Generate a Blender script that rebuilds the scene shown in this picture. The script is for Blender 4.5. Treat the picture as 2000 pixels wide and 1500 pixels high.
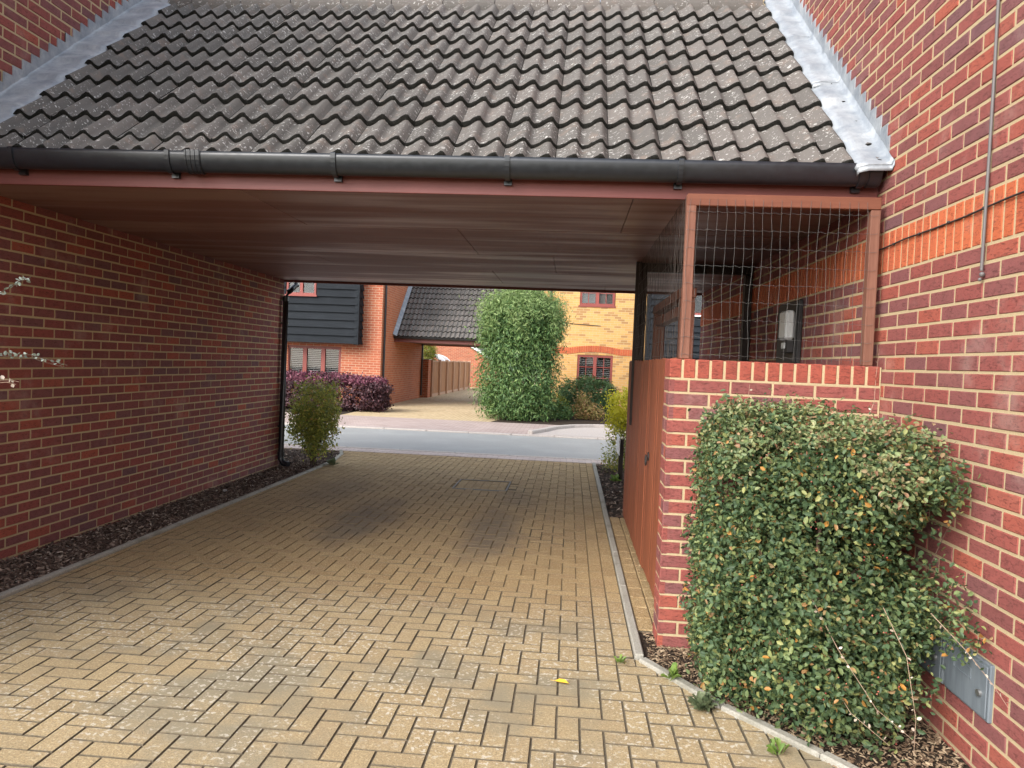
import bpy, math, random
import numpy as np
from mathutils import Vector, Matrix
random.seed(7)
SC = bpy.context.scene
for o in list(bpy.data.objects): bpy.data.objects.remove(o)
COL = SC.collection

# ------------------------------------------------------------------ camera
YAW, PITCH, ROLL, FPX, CAMH = 0.0784, -0.0300, 0.0406, 1434.18, 1.55
def cam_axes():
    cy, sy = math.cos(YAW), math.sin(YAW)
    r = Vector((cy, sy, 0)); f = Vector((-sy, cy, 0)); u = Vector((0, 0, 1))
    cp, sp = math.cos(PITCH), math.sin(PITCH)
    f2 = f*cp+u*sp; u2 = u*cp-f*sp
    cr, sr = math.cos(ROLL), math.sin(ROLL)
    return r*cr+u2*sr, u2*cr-r*sr, f2
CR, CU, CF = cam_axes()
CAMP = Vector((0, 0, CAMH))
cd = bpy.data.cameras.new('camera'); cam = bpy.data.objects.new('camera', cd); COL.objects.link(cam)
cd.sensor_width = 36; cd.lens = 36*FPX/2000; cd.clip_end = 500; cd.clip_start = 0.05
m = Matrix.Identity(4)
for i in range(3):
    m[i][0] = CR[i]; m[i][1] = CU[i]; m[i][2] = -CF[i]; m[i][3] = CAMP[i]
cam.matrix_world = m
SC.camera = cam
def project(P):
    d = Vector(P)-CAMP; z = d.dot(CF)
    if z < 0.1: return None
    return 1000+FPX*d.dot(CR)/z, 750-FPX*d.dot(CU)/z, z

# ------------------------------------------------------------------ sky, sun, exposure
SUN_EL, SUN_AZ = math.radians(36), math.radians(218)      # azimuth clockwise from +Y; behind the camera
w = bpy.data.worlds.new('World'); SC.world = w; w.use_nodes = True
nt = w.node_tree; bg = nt.nodes['Background']
sky = nt.nodes.new('ShaderNodeTexSky'); sky.sky_type = 'NISHITA'; sky.sun_disc = False
sky.sun_elevation = SUN_EL; sky.sun_rotation = SUN_AZ; sky.air_density = 1.0; sky.dust_density = 1.5; sky.ozone_density = 1.0
hs = nt.nodes.new('ShaderNodeHueSaturation'); hs.inputs['Saturation'].default_value = 0.42
nt.links.new(sky.outputs[0], hs.inputs['Color']); nt.links.new(hs.outputs[0], bg.inputs['Color'])
bg.inputs['Strength'].default_value = 0.15
sl = bpy.data.lights.new('sun', 'SUN'); sl.energy = 1.3; sl.angle = math.radians(40); sl.color = (1, .96, .90)
so = bpy.data.objects.new('sun', sl); COL.objects.link(so)
sd = Vector((math.sin(SUN_AZ)*math.cos(SUN_EL), math.cos(SUN_AZ)*math.cos(SUN_EL), math.sin(SUN_EL)))
so.rotation_euler = sd.to_track_quat('Z', 'Y').to_euler(); so.location = (0, -5, 12)
vs = SC.view_settings; vs.view_transform = 'Standard'; vs.look = 'None'; vs.gamma = 1; vs.use_curve_mapping = False
vs.exposure = 1.60
SC.render.engine = 'CYCLES'
SC.cycles.use_denoising = True
try: SC.cycles.denoiser = 'OPENIMAGEDENOISE'
except Exception: pass
SC.cycles.max_bounces = 8; SC.cycles.diffuse_bounces = 5; SC.cycles.transparent_max_bounces = 8
SC.cycles.sample_clamp_indirect = 6.0

# ------------------------------------------------------------------ material helpers
class NT:
    def __init__(s, name):
        s.m = bpy.data.materials.new(name); s.m.use_nodes = True; s.t = s.m.node_tree
        s.b = s.t.nodes['Principled BSDF']; s.out = s.t.nodes['Material Output']
    def n(s, typ, **kw):
        x = s.t.nodes.new(typ)
        for k, v in kw.items():
            if k in x.inputs.keys() if isinstance(k, str) else False: x.inputs[k].default_value = v
            else: setattr(x, k, v)
        return x
    def L(s, a, b): s.t.links.new(a, b)
    def val(s, x, sock):
        if hasattr(x, 'is_output'): s.L(x, sock)
        else: sock.default_value = x
    def math(s, op, a, b=0.0, c=None):
        x = s.t.nodes.new('ShaderNodeMath'); x.operation = op
        s.val(a, x.inputs[0]); s.val(b, x.inputs[1])
        if c is not None: s.val(c, x.inputs[2])
        return x.outputs[0]
    def pos(s): return s.n('ShaderNodeNewGeometry').outputs['Position']
    def xyz(s):
        x = s.n('ShaderNodeSeparateXYZ'); s.L(s.pos(), x.inputs[0]); return x.outputs
    def scaled(s, sc, vec=None):
        x = s.n('ShaderNodeVectorMath', operation='MULTIPLY'); s.L(vec if vec is not None else s.pos(), x.inputs[0])
        x.inputs[1].default_value = sc; return x.outputs[0]
    def noise(s, scale, detail=3, rough=.55, vec=None, stretch=None, dist=0.0):
        x = s.n('ShaderNodeTexNoise'); x.inputs['Scale'].default_value = scale; x.inputs['Detail'].default_value = detail
        x.inputs['Roughness'].default_value = rough; x.inputs['Distortion'].default_value = dist
        v = vec if vec is not None else (s.scaled(stretch) if stretch else s.pos())
        s.L(v, x.inputs['Vector']); return x.outputs['Fac']
    def voro(s, scale, feature='F1', stretch=None):
        x = s.n('ShaderNodeTexVoronoi'); x.feature = feature; x.inputs['Scale'].default_value = scale
        s.L(s.scaled(stretch) if stretch else s.pos(), x.inputs['Vector']); return x.outputs['Distance']
    def rnd(s):
        g = s.n('ShaderNodeNewGeometry').outputs['Random Per Island']; o = s.n('ShaderNodeObjectInfo').outputs['Random']
        return s.math('FRACT', s.math('ADD', s.math('MULTIPLY', g, 1.0), s.math('MULTIPLY', o, 7.31)))
    def ramp(s, fac, stops, interp='LINEAR'):
        x = s.n('ShaderNodeValToRGB'); cr = x.color_ramp; cr.interpolation = interp
        while len(cr.elements) > 1: cr.elements.remove(cr.elements[-1])
        cr.elements[0].position = stops[0][0]; cr.elements[0].color = (*stops[0][1], 1)
        for p, c in stops[1:]:
            e = cr.elements.new(p); e.color = (*c, 1)
        s.val(fac, x.inputs[0]); return x.outputs[0]
    def mix(s, fac, a, b, blend='MIX'):
        x = s.n('ShaderNodeMix'); x.data_type = 'RGBA'; x.blend_type = blend; x.clamp_factor = True
        s.val(fac, x.inputs[0])
        for v, k in ((a, 6), (b, 7)):
            if hasattr(v, 'is_output'): s.L(v, x.inputs[k])
            else: x.inputs[k].default_value = (*v, 1)
        return x.outputs[2]
    def smooth(s, x, a, b, lo=0.0, hi=1.0):
        n = s.n('ShaderNodeMapRange'); n.interpolation_type = 'SMOOTHSTEP'; s.val(x, n.inputs[0])
        n.inputs[1].default_value = a; n.inputs[2].default_value = b; n.inputs[3].default_value = lo; n.inputs[4].default_value = hi
        return n.outputs[0]
    def bump(s, h, strength=.5, dist=.003):
        x = s.n('ShaderNodeBump'); x.inputs['Strength'].default_value = strength; x.inputs['Distance'].default_value = dist
        s.L(h, x.inputs['Height']); s.L(x.outputs[0], s.b.inputs['Normal'])
    def done(s, col, rough=.8, spec=.5, metal=0.0):
        if hasattr(col, 'is_output'): s.L(col, s.b.inputs['Base Color'])
        else: s.b.inputs['Base Color'].default_value = (*col, 1)
        s.val(rough, s.b.inputs['Roughness']); s.b.inputs['Specular IOR Level'].default_value = spec
        s.b.inputs['Metallic'].default_value = metal
        return s.m
    def leafy(s, transl=.3):
        tr = s.n('ShaderNodeBsdfTranslucent'); mx = s.n('ShaderNodeMixShader'); mx.inputs[0].default_value = transl
        src = s.b.inputs['Base Color'].links[0].from_socket
        s.L(src, tr.inputs[0]); s.L(s.b.outputs[0], mx.inputs[1]); s.L(tr.outputs[0], mx.inputs[2])
        s.L(mx.outputs[0], s.out.inputs[0]); return s.m

MAT = {}
def brick_mat(name, stops, var=.35):
    k = NT(name); r = k.rnd(); c = k.ramp(r, stops)
    n1 = k.noise(26, 4, .6); n2 = k.noise(300, 3, .6)
    c = k.mix(k.math('MULTIPLY', k.smooth(n1, .45, .75), var*.8), c, (.10, .045, .040))
    c = k.mix(k.math('MULTIPLY', k.smooth(n2, .52, .75), .30), c, (.46, .24, .17))
    cr = k.noise(1, 4, .65, stretch=(38, 38, 150), dist=1.2)
    crease = k.smooth(cr, .53, .63)
    c = k.mix(k.math('MULTIPLY', crease, .55), c, (.07, .024, .022))
    bl = k.smooth(k.noise(2.2, 5, .65), .55, .75)
    c = k.mix(k.math('MULTIPLY', bl, .20), c, (.55, .48, .42))
    h = k.math('ADD', k.math('MULTIPLY', crease, -1.0), k.math('MULTIPLY', n2, .45))
    k.bump(h, .55, .004)
    return k.done(c, .88, .25)
def build_materials():
    red = [(0, (.200, .068, .064)), (.18, (.280, .074, .062)), (.34, (.170, .080, .086)), (.50, (.300, .080, .065)), (.66, (.205, .080, .080)), (.82, (.290, .078, .063)), (.95, (.38, .096, .060)), (1, (.210, .088, .086))]
    MAT['brick'] = brick_mat('red_multi_brick', red)
    MAT['brick_orange'] = brick_mat('orange_brick', [(0, (.47, .115, .048)), (.5, (.53, .135, .056)), (1, (.42, .098, .046))], .12)
    MAT['brick_coping'] = brick_mat('coping_brick', [(0, (.33, .078, .052)), (.5, (.28, .066, .046)), (1, (.38, .090, .056))], .15)
    k = NT('mortar'); n = k.noise(160, 4, .65); c = k.ramp(n, [(.3, (.40, .305, .180)), (.7, (.52, .412, .255))])
    c = k.mix(k.math('MULTIPLY', k.smooth(k.noise(1.6, 3), .45, .8), .35), c, (.33, .25, .16))
    k.bump(n, .6, .003); MAT['mortar'] = k.done(c, .95, .1)
    # roof tile
    k = NT('concrete_tile'); r = k.rnd(); n = k.noise(420, 3, .7); n3 = k.noise(9, 4, .6)
    c = k.ramp(r, [(0, (.096, .088, .080)), (.5, (.116, .106, .096)), (1, (.138, .122, .110))])
    c = k.mix(k.math('MULTIPLY', k.smooth(n, .45, .75), .5), c, (.19, .18, .17))
    c = k.mix(k.math('MULTIPLY', k.smooth(n3, .52, .72), .5), c, (.20, .15, .12))
    c = k.mix(k.math('MULTIPLY', k.smooth(k.noise(5, 4, .6), .55, .75), .45), c, (.075, .072, .068))
    fl = k.noise(1, 2, .5, stretch=(26, 52, 52), dist=.8); fl2 = k.noise(1, 2, .5, stretch=(62, 40, 40), dist=.4)
    lich = k.math('MAXIMUM', k.smooth(fl, .645, .672), k.smooth(fl2, .66, .69))
    lich = k.math('MULTIPLY', lich, k.smooth(k.noise(1.6, 4, .6), .34, .60, .25, 1.0)); c = k.mix(k.math('MULTIPLY', lich, .75), c, (.56, .55, .52))
    k.bump(k.math('ADD', n, k.math('MULTIPLY', lich, .5)), .45, .003); MAT['tile'] = k.done(c, .85, .3)
    k = NT('mossy_shaded_tile_edge'); n = k.noise(130, 4, .7)  # dark of moss plus the shadow gap under each butt, in one colour
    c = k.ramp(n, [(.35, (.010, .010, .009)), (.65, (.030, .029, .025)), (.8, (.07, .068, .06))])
    k.bump(n, 1.0, .012); MAT['moss_shade_edge'] = k.done(c, .95, .1)
    # lead
    k = NT('lead_flashing'); n = k.noise(7, 5, .65); n2 = k.noise(60, 3, .6, stretch=(1, 1, .35))
    c = k.ramp(n, [(.3, (.20, .225, .255)), (.55, (.32, .345, .37)), (.75, (.45, .47, .48))])
    c = k.mix(k.math('MULTIPLY', k.smooth(n2, .5, .75), .4), c, (.19, .21, .24)); k.bump(k.math('ADD', n, n2), .35, .006)
    MAT['lead'] = k.done(c, .50, .5, .25)
    # pvc
    k = NT('black_pvc'); n = k.noise(30, 4); MAT['pvc'] = k.done(k.ramp(n, [(.3, (.008, .010, .014)), (.8, (.014, .017, .023))]), k.smooth(n, .2, .9, .30, .42), .7)
    def timber(name, a, b, stretch, rough=.55, spec=.35):
        k = NT(name); n = k.noise(1, 5, .65, stretch=stretch, dist=.6); r = k.rnd()
        c = k.ramp(n, [(.25, a), (.75, b)])
        c = k.mix(k.math('MULTIPLY', r, .30), c, tuple(v*.55 for v in a))
        c = k.mix(k.math('MULTIPLY', k.smooth(k.noise(3, 4), .5, .8), .3), c, tuple(min(1, v*1.35) for v in b))
        k.bump(n, .35, .003); return k.done(c, rough, spec)
    MAT['fascia'] = timber('painted_fascia', (.150, .046, .040), (.205, .068, .060), (2, 50, 70), .5)
    MAT['soffit'] = timber('stained_soffit_board', (.120, .048, .042), (.235, .118, .100), (1.1, 30, 30), .36, .5)
    k = NT('stained_soffit_board'); n = k.noise(1, 5, .65, stretch=(1.2, 34, 34), dist=.5); bd = k.noise(1, 3, .5, stretch=(.35, 2.6, 1)); pt = k.noise(1.3, 4, .6)
    c = k.ramp(n, [(.25, (.125, .050, .044)), (.75, (.240, .112, .094))]); c = k.mix(k.math('MULTIPLY', k.smooth(bd, .44, .60), .75), c, (.30, .195, .165)); c = k.mix(k.math('MULTIPLY', k.smooth(pt, .52, .7), .35), c, (.13, .045, .042))  # paler bands are sheen put into the board colour
    c = k.mix(k.math('MULTIPLY', k.rnd(), .25), c, (.10, .05, .045)); k.bump(n, .4, .003); MAT['soffit'] = k.done(c, k.smooth(bd, .35, .65, .62, .38), .5)
    MAT['gate'] = timber('stained_gate_board', (.205, .058, .026), (.300, .092, .042), (55, 55, 2.0), .6)
    MAT['post'] = timber('weathered_brown_post', (.150, .058, .036), (.275, .130, .088), (50, 50, 2.5), .75)
    MAT['rail'] = timber('brown_rail', (.150, .048, .026), (.215, .078, .044), (2.5, 50, 50), .6)
    MAT['fence'] = timber('far_fence_timber', (.42, .20, .090), (.52, .27, .130), (40, 40, 2), .8)
    MAT['fence_pale'] = timber('far_fence_frame', (.50, .30, .19), (.60, .39, .26), (40, 40, 2), .8)
    MAT['weatherboard'] = timber('black_weatherboard', (.010, .012, .015), (.024, .028, .033), (2, 40, 60), .8, .15)
    MAT['frame_red'] = timber('red_brown_window_frame', (.22, .050, .040), (.27, .070, .055), (20, 20, 20), .5)
    MAT['dark_post'] = timber('near_black_post', (.020, .013, .011), (.034, .022, .018), (40, 40, 3), .6)  # near-black also carries the shade on the store's rear posts
    # paver
    for nm, weather in (('paver', True), ('paver_plain', False)):
        k = NT(nm); r = k.rnd(); x, y, z = k.xyz()
        g = k.noise(125, 3, .8); g2 = k.noise(75, 3, .75)
        c = k.ramp(r, [(0, (.35, .238, .115)), (.35, (.405, .282, .136)), (.7, (.445, .318, .158)), (1, (.365, .248, .126))])
        c = k.mix(k.math('MULTIPLY', k.smooth(g, .47, .58), .80), c, (.155, .100, .050))
        c = k.mix(k.math('MULTIPLY', k.smooth(g2, .53, .64), .75), c, (.62, .50, .31))
        if weather:
            yy = k.math('ADD', y, k.math('MULTIPLY', k.math('SUBTRACT', k.noise(1.1, 3), .5), 1.6))
            wet = k.smooth(yy, 5.0, 4.1)                    # rain reaches the blocks outside the roof
            patch = k.math('MULTIPLY', wet, k.smooth(k.noise(1.1, 4, .6), .46, .62))
            c = k.mix(k.math('MULTIPLY', patch, .80), c, (.155, .142, .108))
            lw = k.math('MULTIPLY', k.smooth(k.noise(42, 3, .6), .555, .61), k.math('MULTIPLY', wet, k.smooth(k.noise(1.7, 3, .6), .42, .55)))
            c = k.mix(k.math('MULTIPLY', lw, .85), c, (.66, .62, .54))
            c = k.mix(k.math('MULTIPLY', wet, .34), c, (.40, .345, .225))
            st = None
            for cx, cy, rx, ry, a in ((-1.9, 6.85, .42, 1.25, .85), (-.66, 6.6, .34, 1.35, .8), (-2.6, 8.2, .45, 1.1, .45), (-.55, 8.2, .3, .9, .4)):
                d1 = k.math('DIVIDE', k.math('SUBTRACT', x, cx), rx); d2 = k.math('DIVIDE', k.math('SUBTRACT', y, cy), ry)
                d = k.math('SQRT', k.math('ADD', k.math('MULTIPLY', d1, d1), k.math('MULTIPLY', d2, d2)))
                d = k.math('ADD', d, k.math('MULTIPLY', k.math('SUBTRACT', k.noise(2.4, 4, .6), .5), .9))
                e = k.math('MULTIPLY', k.smooth(d, 1.15, .25), a); st = e if st is None else k.math('MAXIMUM', st, e)
            c = k.mix(k.math('MULTIPLY', st, .80), c, (.105, .090, .078))
        k.bump(g, .7, .005); MAT[nm] = k.done(c, .85, .3)
    k = NT('joint_sand'); x, y, z = k.xyz(); n = k.noise(60, 4, .7)
    c = k.ramp(n, [(.3, (.095, .078, .054)), (.7, (.190, .155, .108))])
    inside = k.math('MULTIPLY', k.smooth(y, 4.6, 5.4), k.smooth(k.noise(1.3, 3), .30, .55))
    c = k.mix(k.math('MULTIPLY', inside, .9), c, (.26, .19, .105)); k.bump(n, .8, .006); MAT['joint'] = k.done(c, .95, .1)
    k = NT('concrete_edging'); n = k.noise(90, 4, .7); n2 = k.noise(4, 4, .6)
    c = k.ramp(n, [(.3, (.26, .245, .205)), (.7, (.42, .40, .35))]); c = k.mix(k.math('MULTIPLY', k.smooth(n2, .48, .7), .5), c, (.15, .145, .105))
    k.bump(n, .6, .005); MAT['edging'] = k.done(c, .9, .2)
    k = NT('dark_soil'); n = k.noise(40, 5, .7); k.bump(n, 1, .03)
    MAT['soil'] = k.done(k.ramp(n, [(.3, (.030, .022, .017)), (.7, (.080, .060, .046))]), .95, .1)
    k = NT('bark_chip'); MAT['bark'] = k.done(k.ramp(k.rnd(), [(0, (.050, .034, .028)), (.4, (.095, .064, .050)), (.75, (.165, .115, .088)), (.93, (.29, .22, .17)), (1, (.46, .39, .32))]), .9, .2)
    k = NT('litter_chip'); MAT['litter'] = k.done(k.ramp(k.rnd(), [(0, (.10, .062, .040)), (.5, (.22, .15, .095)), (1, (.42, .32, .21))]), .9, .2)
    k = NT('asphalt'); n = k.noise(220, 3, .7); n2 = k.noise(1.2, 4, .6)
    c = k.ramp(n, [(.3, (.25, .25, .24)), (.7, (.37, .37, .355))]); c = k.mix(k.math('MULTIPLY', k.smooth(n2, .45, .7), .35), c, (.40, .40, .385))
    k.bump(n, .6, .008); MAT['asphalt'] = k.done(c, .7, .4)
    def slabmat(name, a, b, bw, rh, mort, ax='XY', morta=(.2, .16, .13), bump=.4, c3=None, rough=.88):
        k = NT(name); x, y, z = k.xyz(); cb = k.n('ShaderNodeCombineXYZ')
        p = dict(X=x, Y=y, Z=z); k.L(p[ax[0]], cb.inputs[0]); k.L(p[ax[1]], cb.inputs[1])
        t = k.n('ShaderNodeTexBrick'); k.L(cb.outputs[0], t.inputs['Vector'])
        t.inputs['Scale'].default_value = 1; t.inputs['Brick Width'].default_value = bw; t.inputs['Row Height'].default_value = rh
        t.inputs['Mortar Size'].default_value = mort; t.inputs['Mortar Smooth'].default_value = .1; t.inputs['Bias'].default_value = 0
        t.inputs['Color1'].default_value = (*a, 1); t.inputs['Color2'].default_value = (*b, 1); t.inputs['Mortar'].default_value = (*morta, 1)
        c = t.outputs['Color']
        if c3:
            # a scatter of single darker bricks
            t2 = k.n('ShaderNodeTexBrick'); k.L(cb.outputs[0], t2.inputs['Vector'])
            for q in ('Scale', 'Brick Width', 'Row Height', 'Mortar Size'): t2.inputs[q].default_value = t.inputs[q].default_value
            t2.inputs['Color1'].default_value = (0, 0, 0, 1); t2.inputs['Color2'].default_value = (1, 1, 1, 1); t2.inputs['Mortar'].default_value = (0, 0, 0, 1)
            c = k.mix(k.math('MULTIPLY', k.smooth(t2.outputs['Color'], .74, .80), .75), c, c3)
        n = k.noise(60, 3, .6); c = k.mix(k.math('MULTIPLY', k.smooth(n, .45, .75), .3), c, tuple(v*.6 for v in a))
        c = k.mix(k.math('MULTIPLY', k.smooth(k.noise(.8, 4, .6), .45, .75), .25), c, tuple(min(1, v*1.3) for v in b))
        h = k.math('SUBTRACT', k.math('MULTIPLY', n, .3), t.outputs['Fac']); k.bump(h, bump, .006)
        return k.done(c, rough, .25)
    MAT['far_red_x'] = slabmat('far_red_brick_flank', (.47, .140, .066), (.57, .195, .095), .225, .075, .007, 'YZ', (.48, .33, .22))  # brighter than the front brick: light on the flank put into its colour
    MAT['far_red_y'] = slabmat('far_red_brick_front', (.34, .090, .050), (.46, .140, .072), .225, .075, .008, 'XZ', (.48, .34, .23))
    MAT['far_buff'] = slabmat('far_buff_brick_front', (.50, .270, .088), (.58, .345, .130), .225, .075, .006, 'XZ', (.48, .36, .21), .4, (.26, .135, .060))
    MAT['far_buff_x'] = slabmat('far_buff_brick_side', (.50, .270, .088), (.58, .345, .130), .225, .075, .006, 'YZ', (.48, .36, .21), .4, (.26, .135, .060))
    MAT['pink_block'] = slabmat('pink_block_paving', (.37, .285, .255), (.46, .365, .33), .2, .1, .006, 'XY', (.22, .17, .15))
    MAT['pale_block'] = slabmat('pale_block_paving', (.46, .37, .33), (.54, .45, .41), .2, .1, .006, 'XY', (.30, .25, .23))
    MAT['far_paver'] = slabmat('far_buff_paving', (.44, .33, .19), (.54, .42, .26), .2, .1, .006, 'YX', (.26, .20, .12))
    k = NT('pale_kerb'); n = k.noise(40, 4, .65); MAT['kerb'] = k.done(k.ramp(n, [(.3, (.36, .31, .28)), (.7, (.52, .47, .43))]), .85, .3)
    k = NT('grass_ground'); n = k.noise(12, 5, .7); MAT['ground'] = k.done(k.ramp(n, [(.3, (.05, .065, .025)), (.7, (.12, .13, .05))]), .95, .1)
    # metals, glass
    k = NT('wire'); MAT['wire'] = k.done((.13, .13, .125), .55, .4, .4)
    k = NT('dark_wire'); MAT['dark_wire'] = k.done((.085, .070, .060), .6, .4, .3)
    k = NT('grey_meter_box'); n = k.noise(1, 4, .6, stretch=(30, 30, 4)); MAT['meter'] = k.done(k.ramp(n, [(.3, (.115, .135, .155)), (.7, (.17, .195, .215))]), .5, .4)
    k = NT('steel'); MAT['steel'] = k.done((.45, .45, .44), .4, .5, .9)
    k = NT('weathered_rim'); MAT['rim'] = k.done((.20, .19, .175), .6, .4, .3)
    k = NT('iron'); MAT['iron'] = k.done((.040, .038, .038), .55, .5, .4)
    k = NT('opal_cover'); MAT['opal'] = k.done((.55, .56, .55), .35, .5)
    k = NT('white_paint'); MAT['white'] = k.done((.76, .77, .77), .55, .4)
    k = NT('window_glass'); k.b.inputs['Transmission Weight'].default_value = 0.0; MAT['glass'] = k.done((.035, .040, .045), .05, .8)
    k = NT('blind_slat'); MAT['blind'] = k.done((.36, .36, .35), .6, .3)
    k = NT('dark_room'); MAT['room'] = k.done((.018, .016, .016), .9, .2)
    k = NT('cable'); MAT['cable'] = k.done((.030, .028, .027), .6, .4)
    k = NT('cable_grey'); MAT['cable_grey'] = k.done((.13, .12, .12), .5, .4)
    k = NT('bark'); n = k.noise(50, 4, .7, stretch=(1, 1, .3)); k.bump(n, .8, .01); MAT['stem'] = k.done(k.ramp(n, [(.3, (.060, .042, .030)), (.7, (.150, .110, .080))]), .9, .2)
    def leaf(name, stops, rough=.5, tr=.28, spec=.4):
        k = NT(name); c = k.ramp(k.rnd(), stops); c = k.mix(k.math('MULTIPLY', k.smooth(k.noise(4.5, 3), .45, .7), .35), c, tuple(v*.6 for v in stops[0][1]))
        k.done(c, rough, spec); return k.leafy(tr)
    MAT['leaf_cot'] = leaf('cotoneaster_leaf', [(0, (.050, .092, .044)), (.35, (.085, .140, .062)), (.62, (.130, .188, .076)), (.82, (.20, .255, .095)), (.94, (.34, .34, .12)), (.965, (.38, .24, .13)), (1, (.55, .26, .05))], .52)
    MAT['leaf_cot_top'] = leaf('cotoneaster_sunlit_new_growth', [(0, (.15, .21, .10)), (.4, (.24, .30, .13)), (.7, (.34, .37, .17)), (.88, (.40, .30, .17)), (1, (.40, .17, .11))], .42)  # yellow and red new growth, with sunlit paleness put into the colour
    MAT['leaf_grey'] = leaf('grey_leaf', [(0, (.30, .36, .30)), (1, (.50, .56, .48))])
    MAT['leaf_tall'] = leaf('willowy_leaf', [(0, (.050, .110, .034)), (.4, (.092, .178, .052)), (.8, (.165, .265, .080)), (1, (.26, .36, .12))], .5, .22)
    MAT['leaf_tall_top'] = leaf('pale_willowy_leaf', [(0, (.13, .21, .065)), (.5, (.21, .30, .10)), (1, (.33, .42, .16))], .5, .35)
    MAT['leaf_purple'] = leaf('purple_leaf', [(0, (.055, .026, .032)), (.5, (.090, .040, .050)), (.85, (.140, .066, .076)), (1, (.22, .11, .12))])
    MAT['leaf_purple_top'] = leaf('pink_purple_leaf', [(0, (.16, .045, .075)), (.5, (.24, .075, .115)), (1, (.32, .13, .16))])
    MAT['leaf_olive'] = leaf('olive_leaf', [(0, (.17, .21, .050)), (.4, (.28, .32, .068)), (.75, (.42, .43, .085)), (.92, (.58, .52, .10)), (1, (.48, .23, .09))])
    MAT['leaf_dark'] = leaf('dark_green_leaf', [(0, (.045, .095, .036)), (.5, (.078, .145, .052)), (1, (.13, .21, .075))])
    MAT['leaf_orange'] = leaf('orange_tinted_leaf', [(0, (.20, .22, .06)), (.4, (.34, .28, .09)), (.75, (.50, .29, .13)), (1, (.55, .34, .20))])
    MAT['leaf_yellow'] = leaf('golden_leaf', [(0, (.52, .50, .03)), (.5, (.70, .66, .04)), (1, (.80, .75, .10))], .5, .35)
    MAT['leaf_gold'] = leaf('golden_conifer_leaf', [(0, (.13, .17, .03)), (.5, (.27, .29, .04)), (1, (.42, .42, .07))])
    MAT['weed'] = leaf('weed_leaf', [(0, (.12, .21, .04)), (1, (.23, .33, .07))])
    MAT['weed_grey'] = leaf('dull_weed_leaf', [(0, (.10, .14, .07)), (1, (.19, .22, .12))])
    k = NT('fallen_leaf'); MAT['fallen'] = k.done((.62, .38, .03), .6, .3)
    k = NT('berry'); MAT['berry'] = k.done(k.ramp(k.rnd(), [(0, (.22, .035, .03)), (.6, (.32, .06, .045)), (1, (.42, .16, .10))]), .4, .5)
    k = NT('seed_pod'); MAT['pod'] = k.done(k.ramp(k.rnd(), [(0, (.42, .34, .26)), (1, (.62, .54, .44))]), .8, .2)
    k = NT('grey_rock'); n = k.noise(18, 5, .65); k.bump(n, .8, .01); MAT['rock'] = k.done(k.ramp(n, [(.3, (.22, .21, .20)), (.7, (.42, .41, .39))]), .9, .2)
    k = NT('pale_twig'); MAT['twig'] = k.done((.40, .28, .20), .8, .2)
    k = NT('polycarbonate'); MAT['poly'] = k.done((.60, .66, .66), .25, .6)
build_materials()

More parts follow.
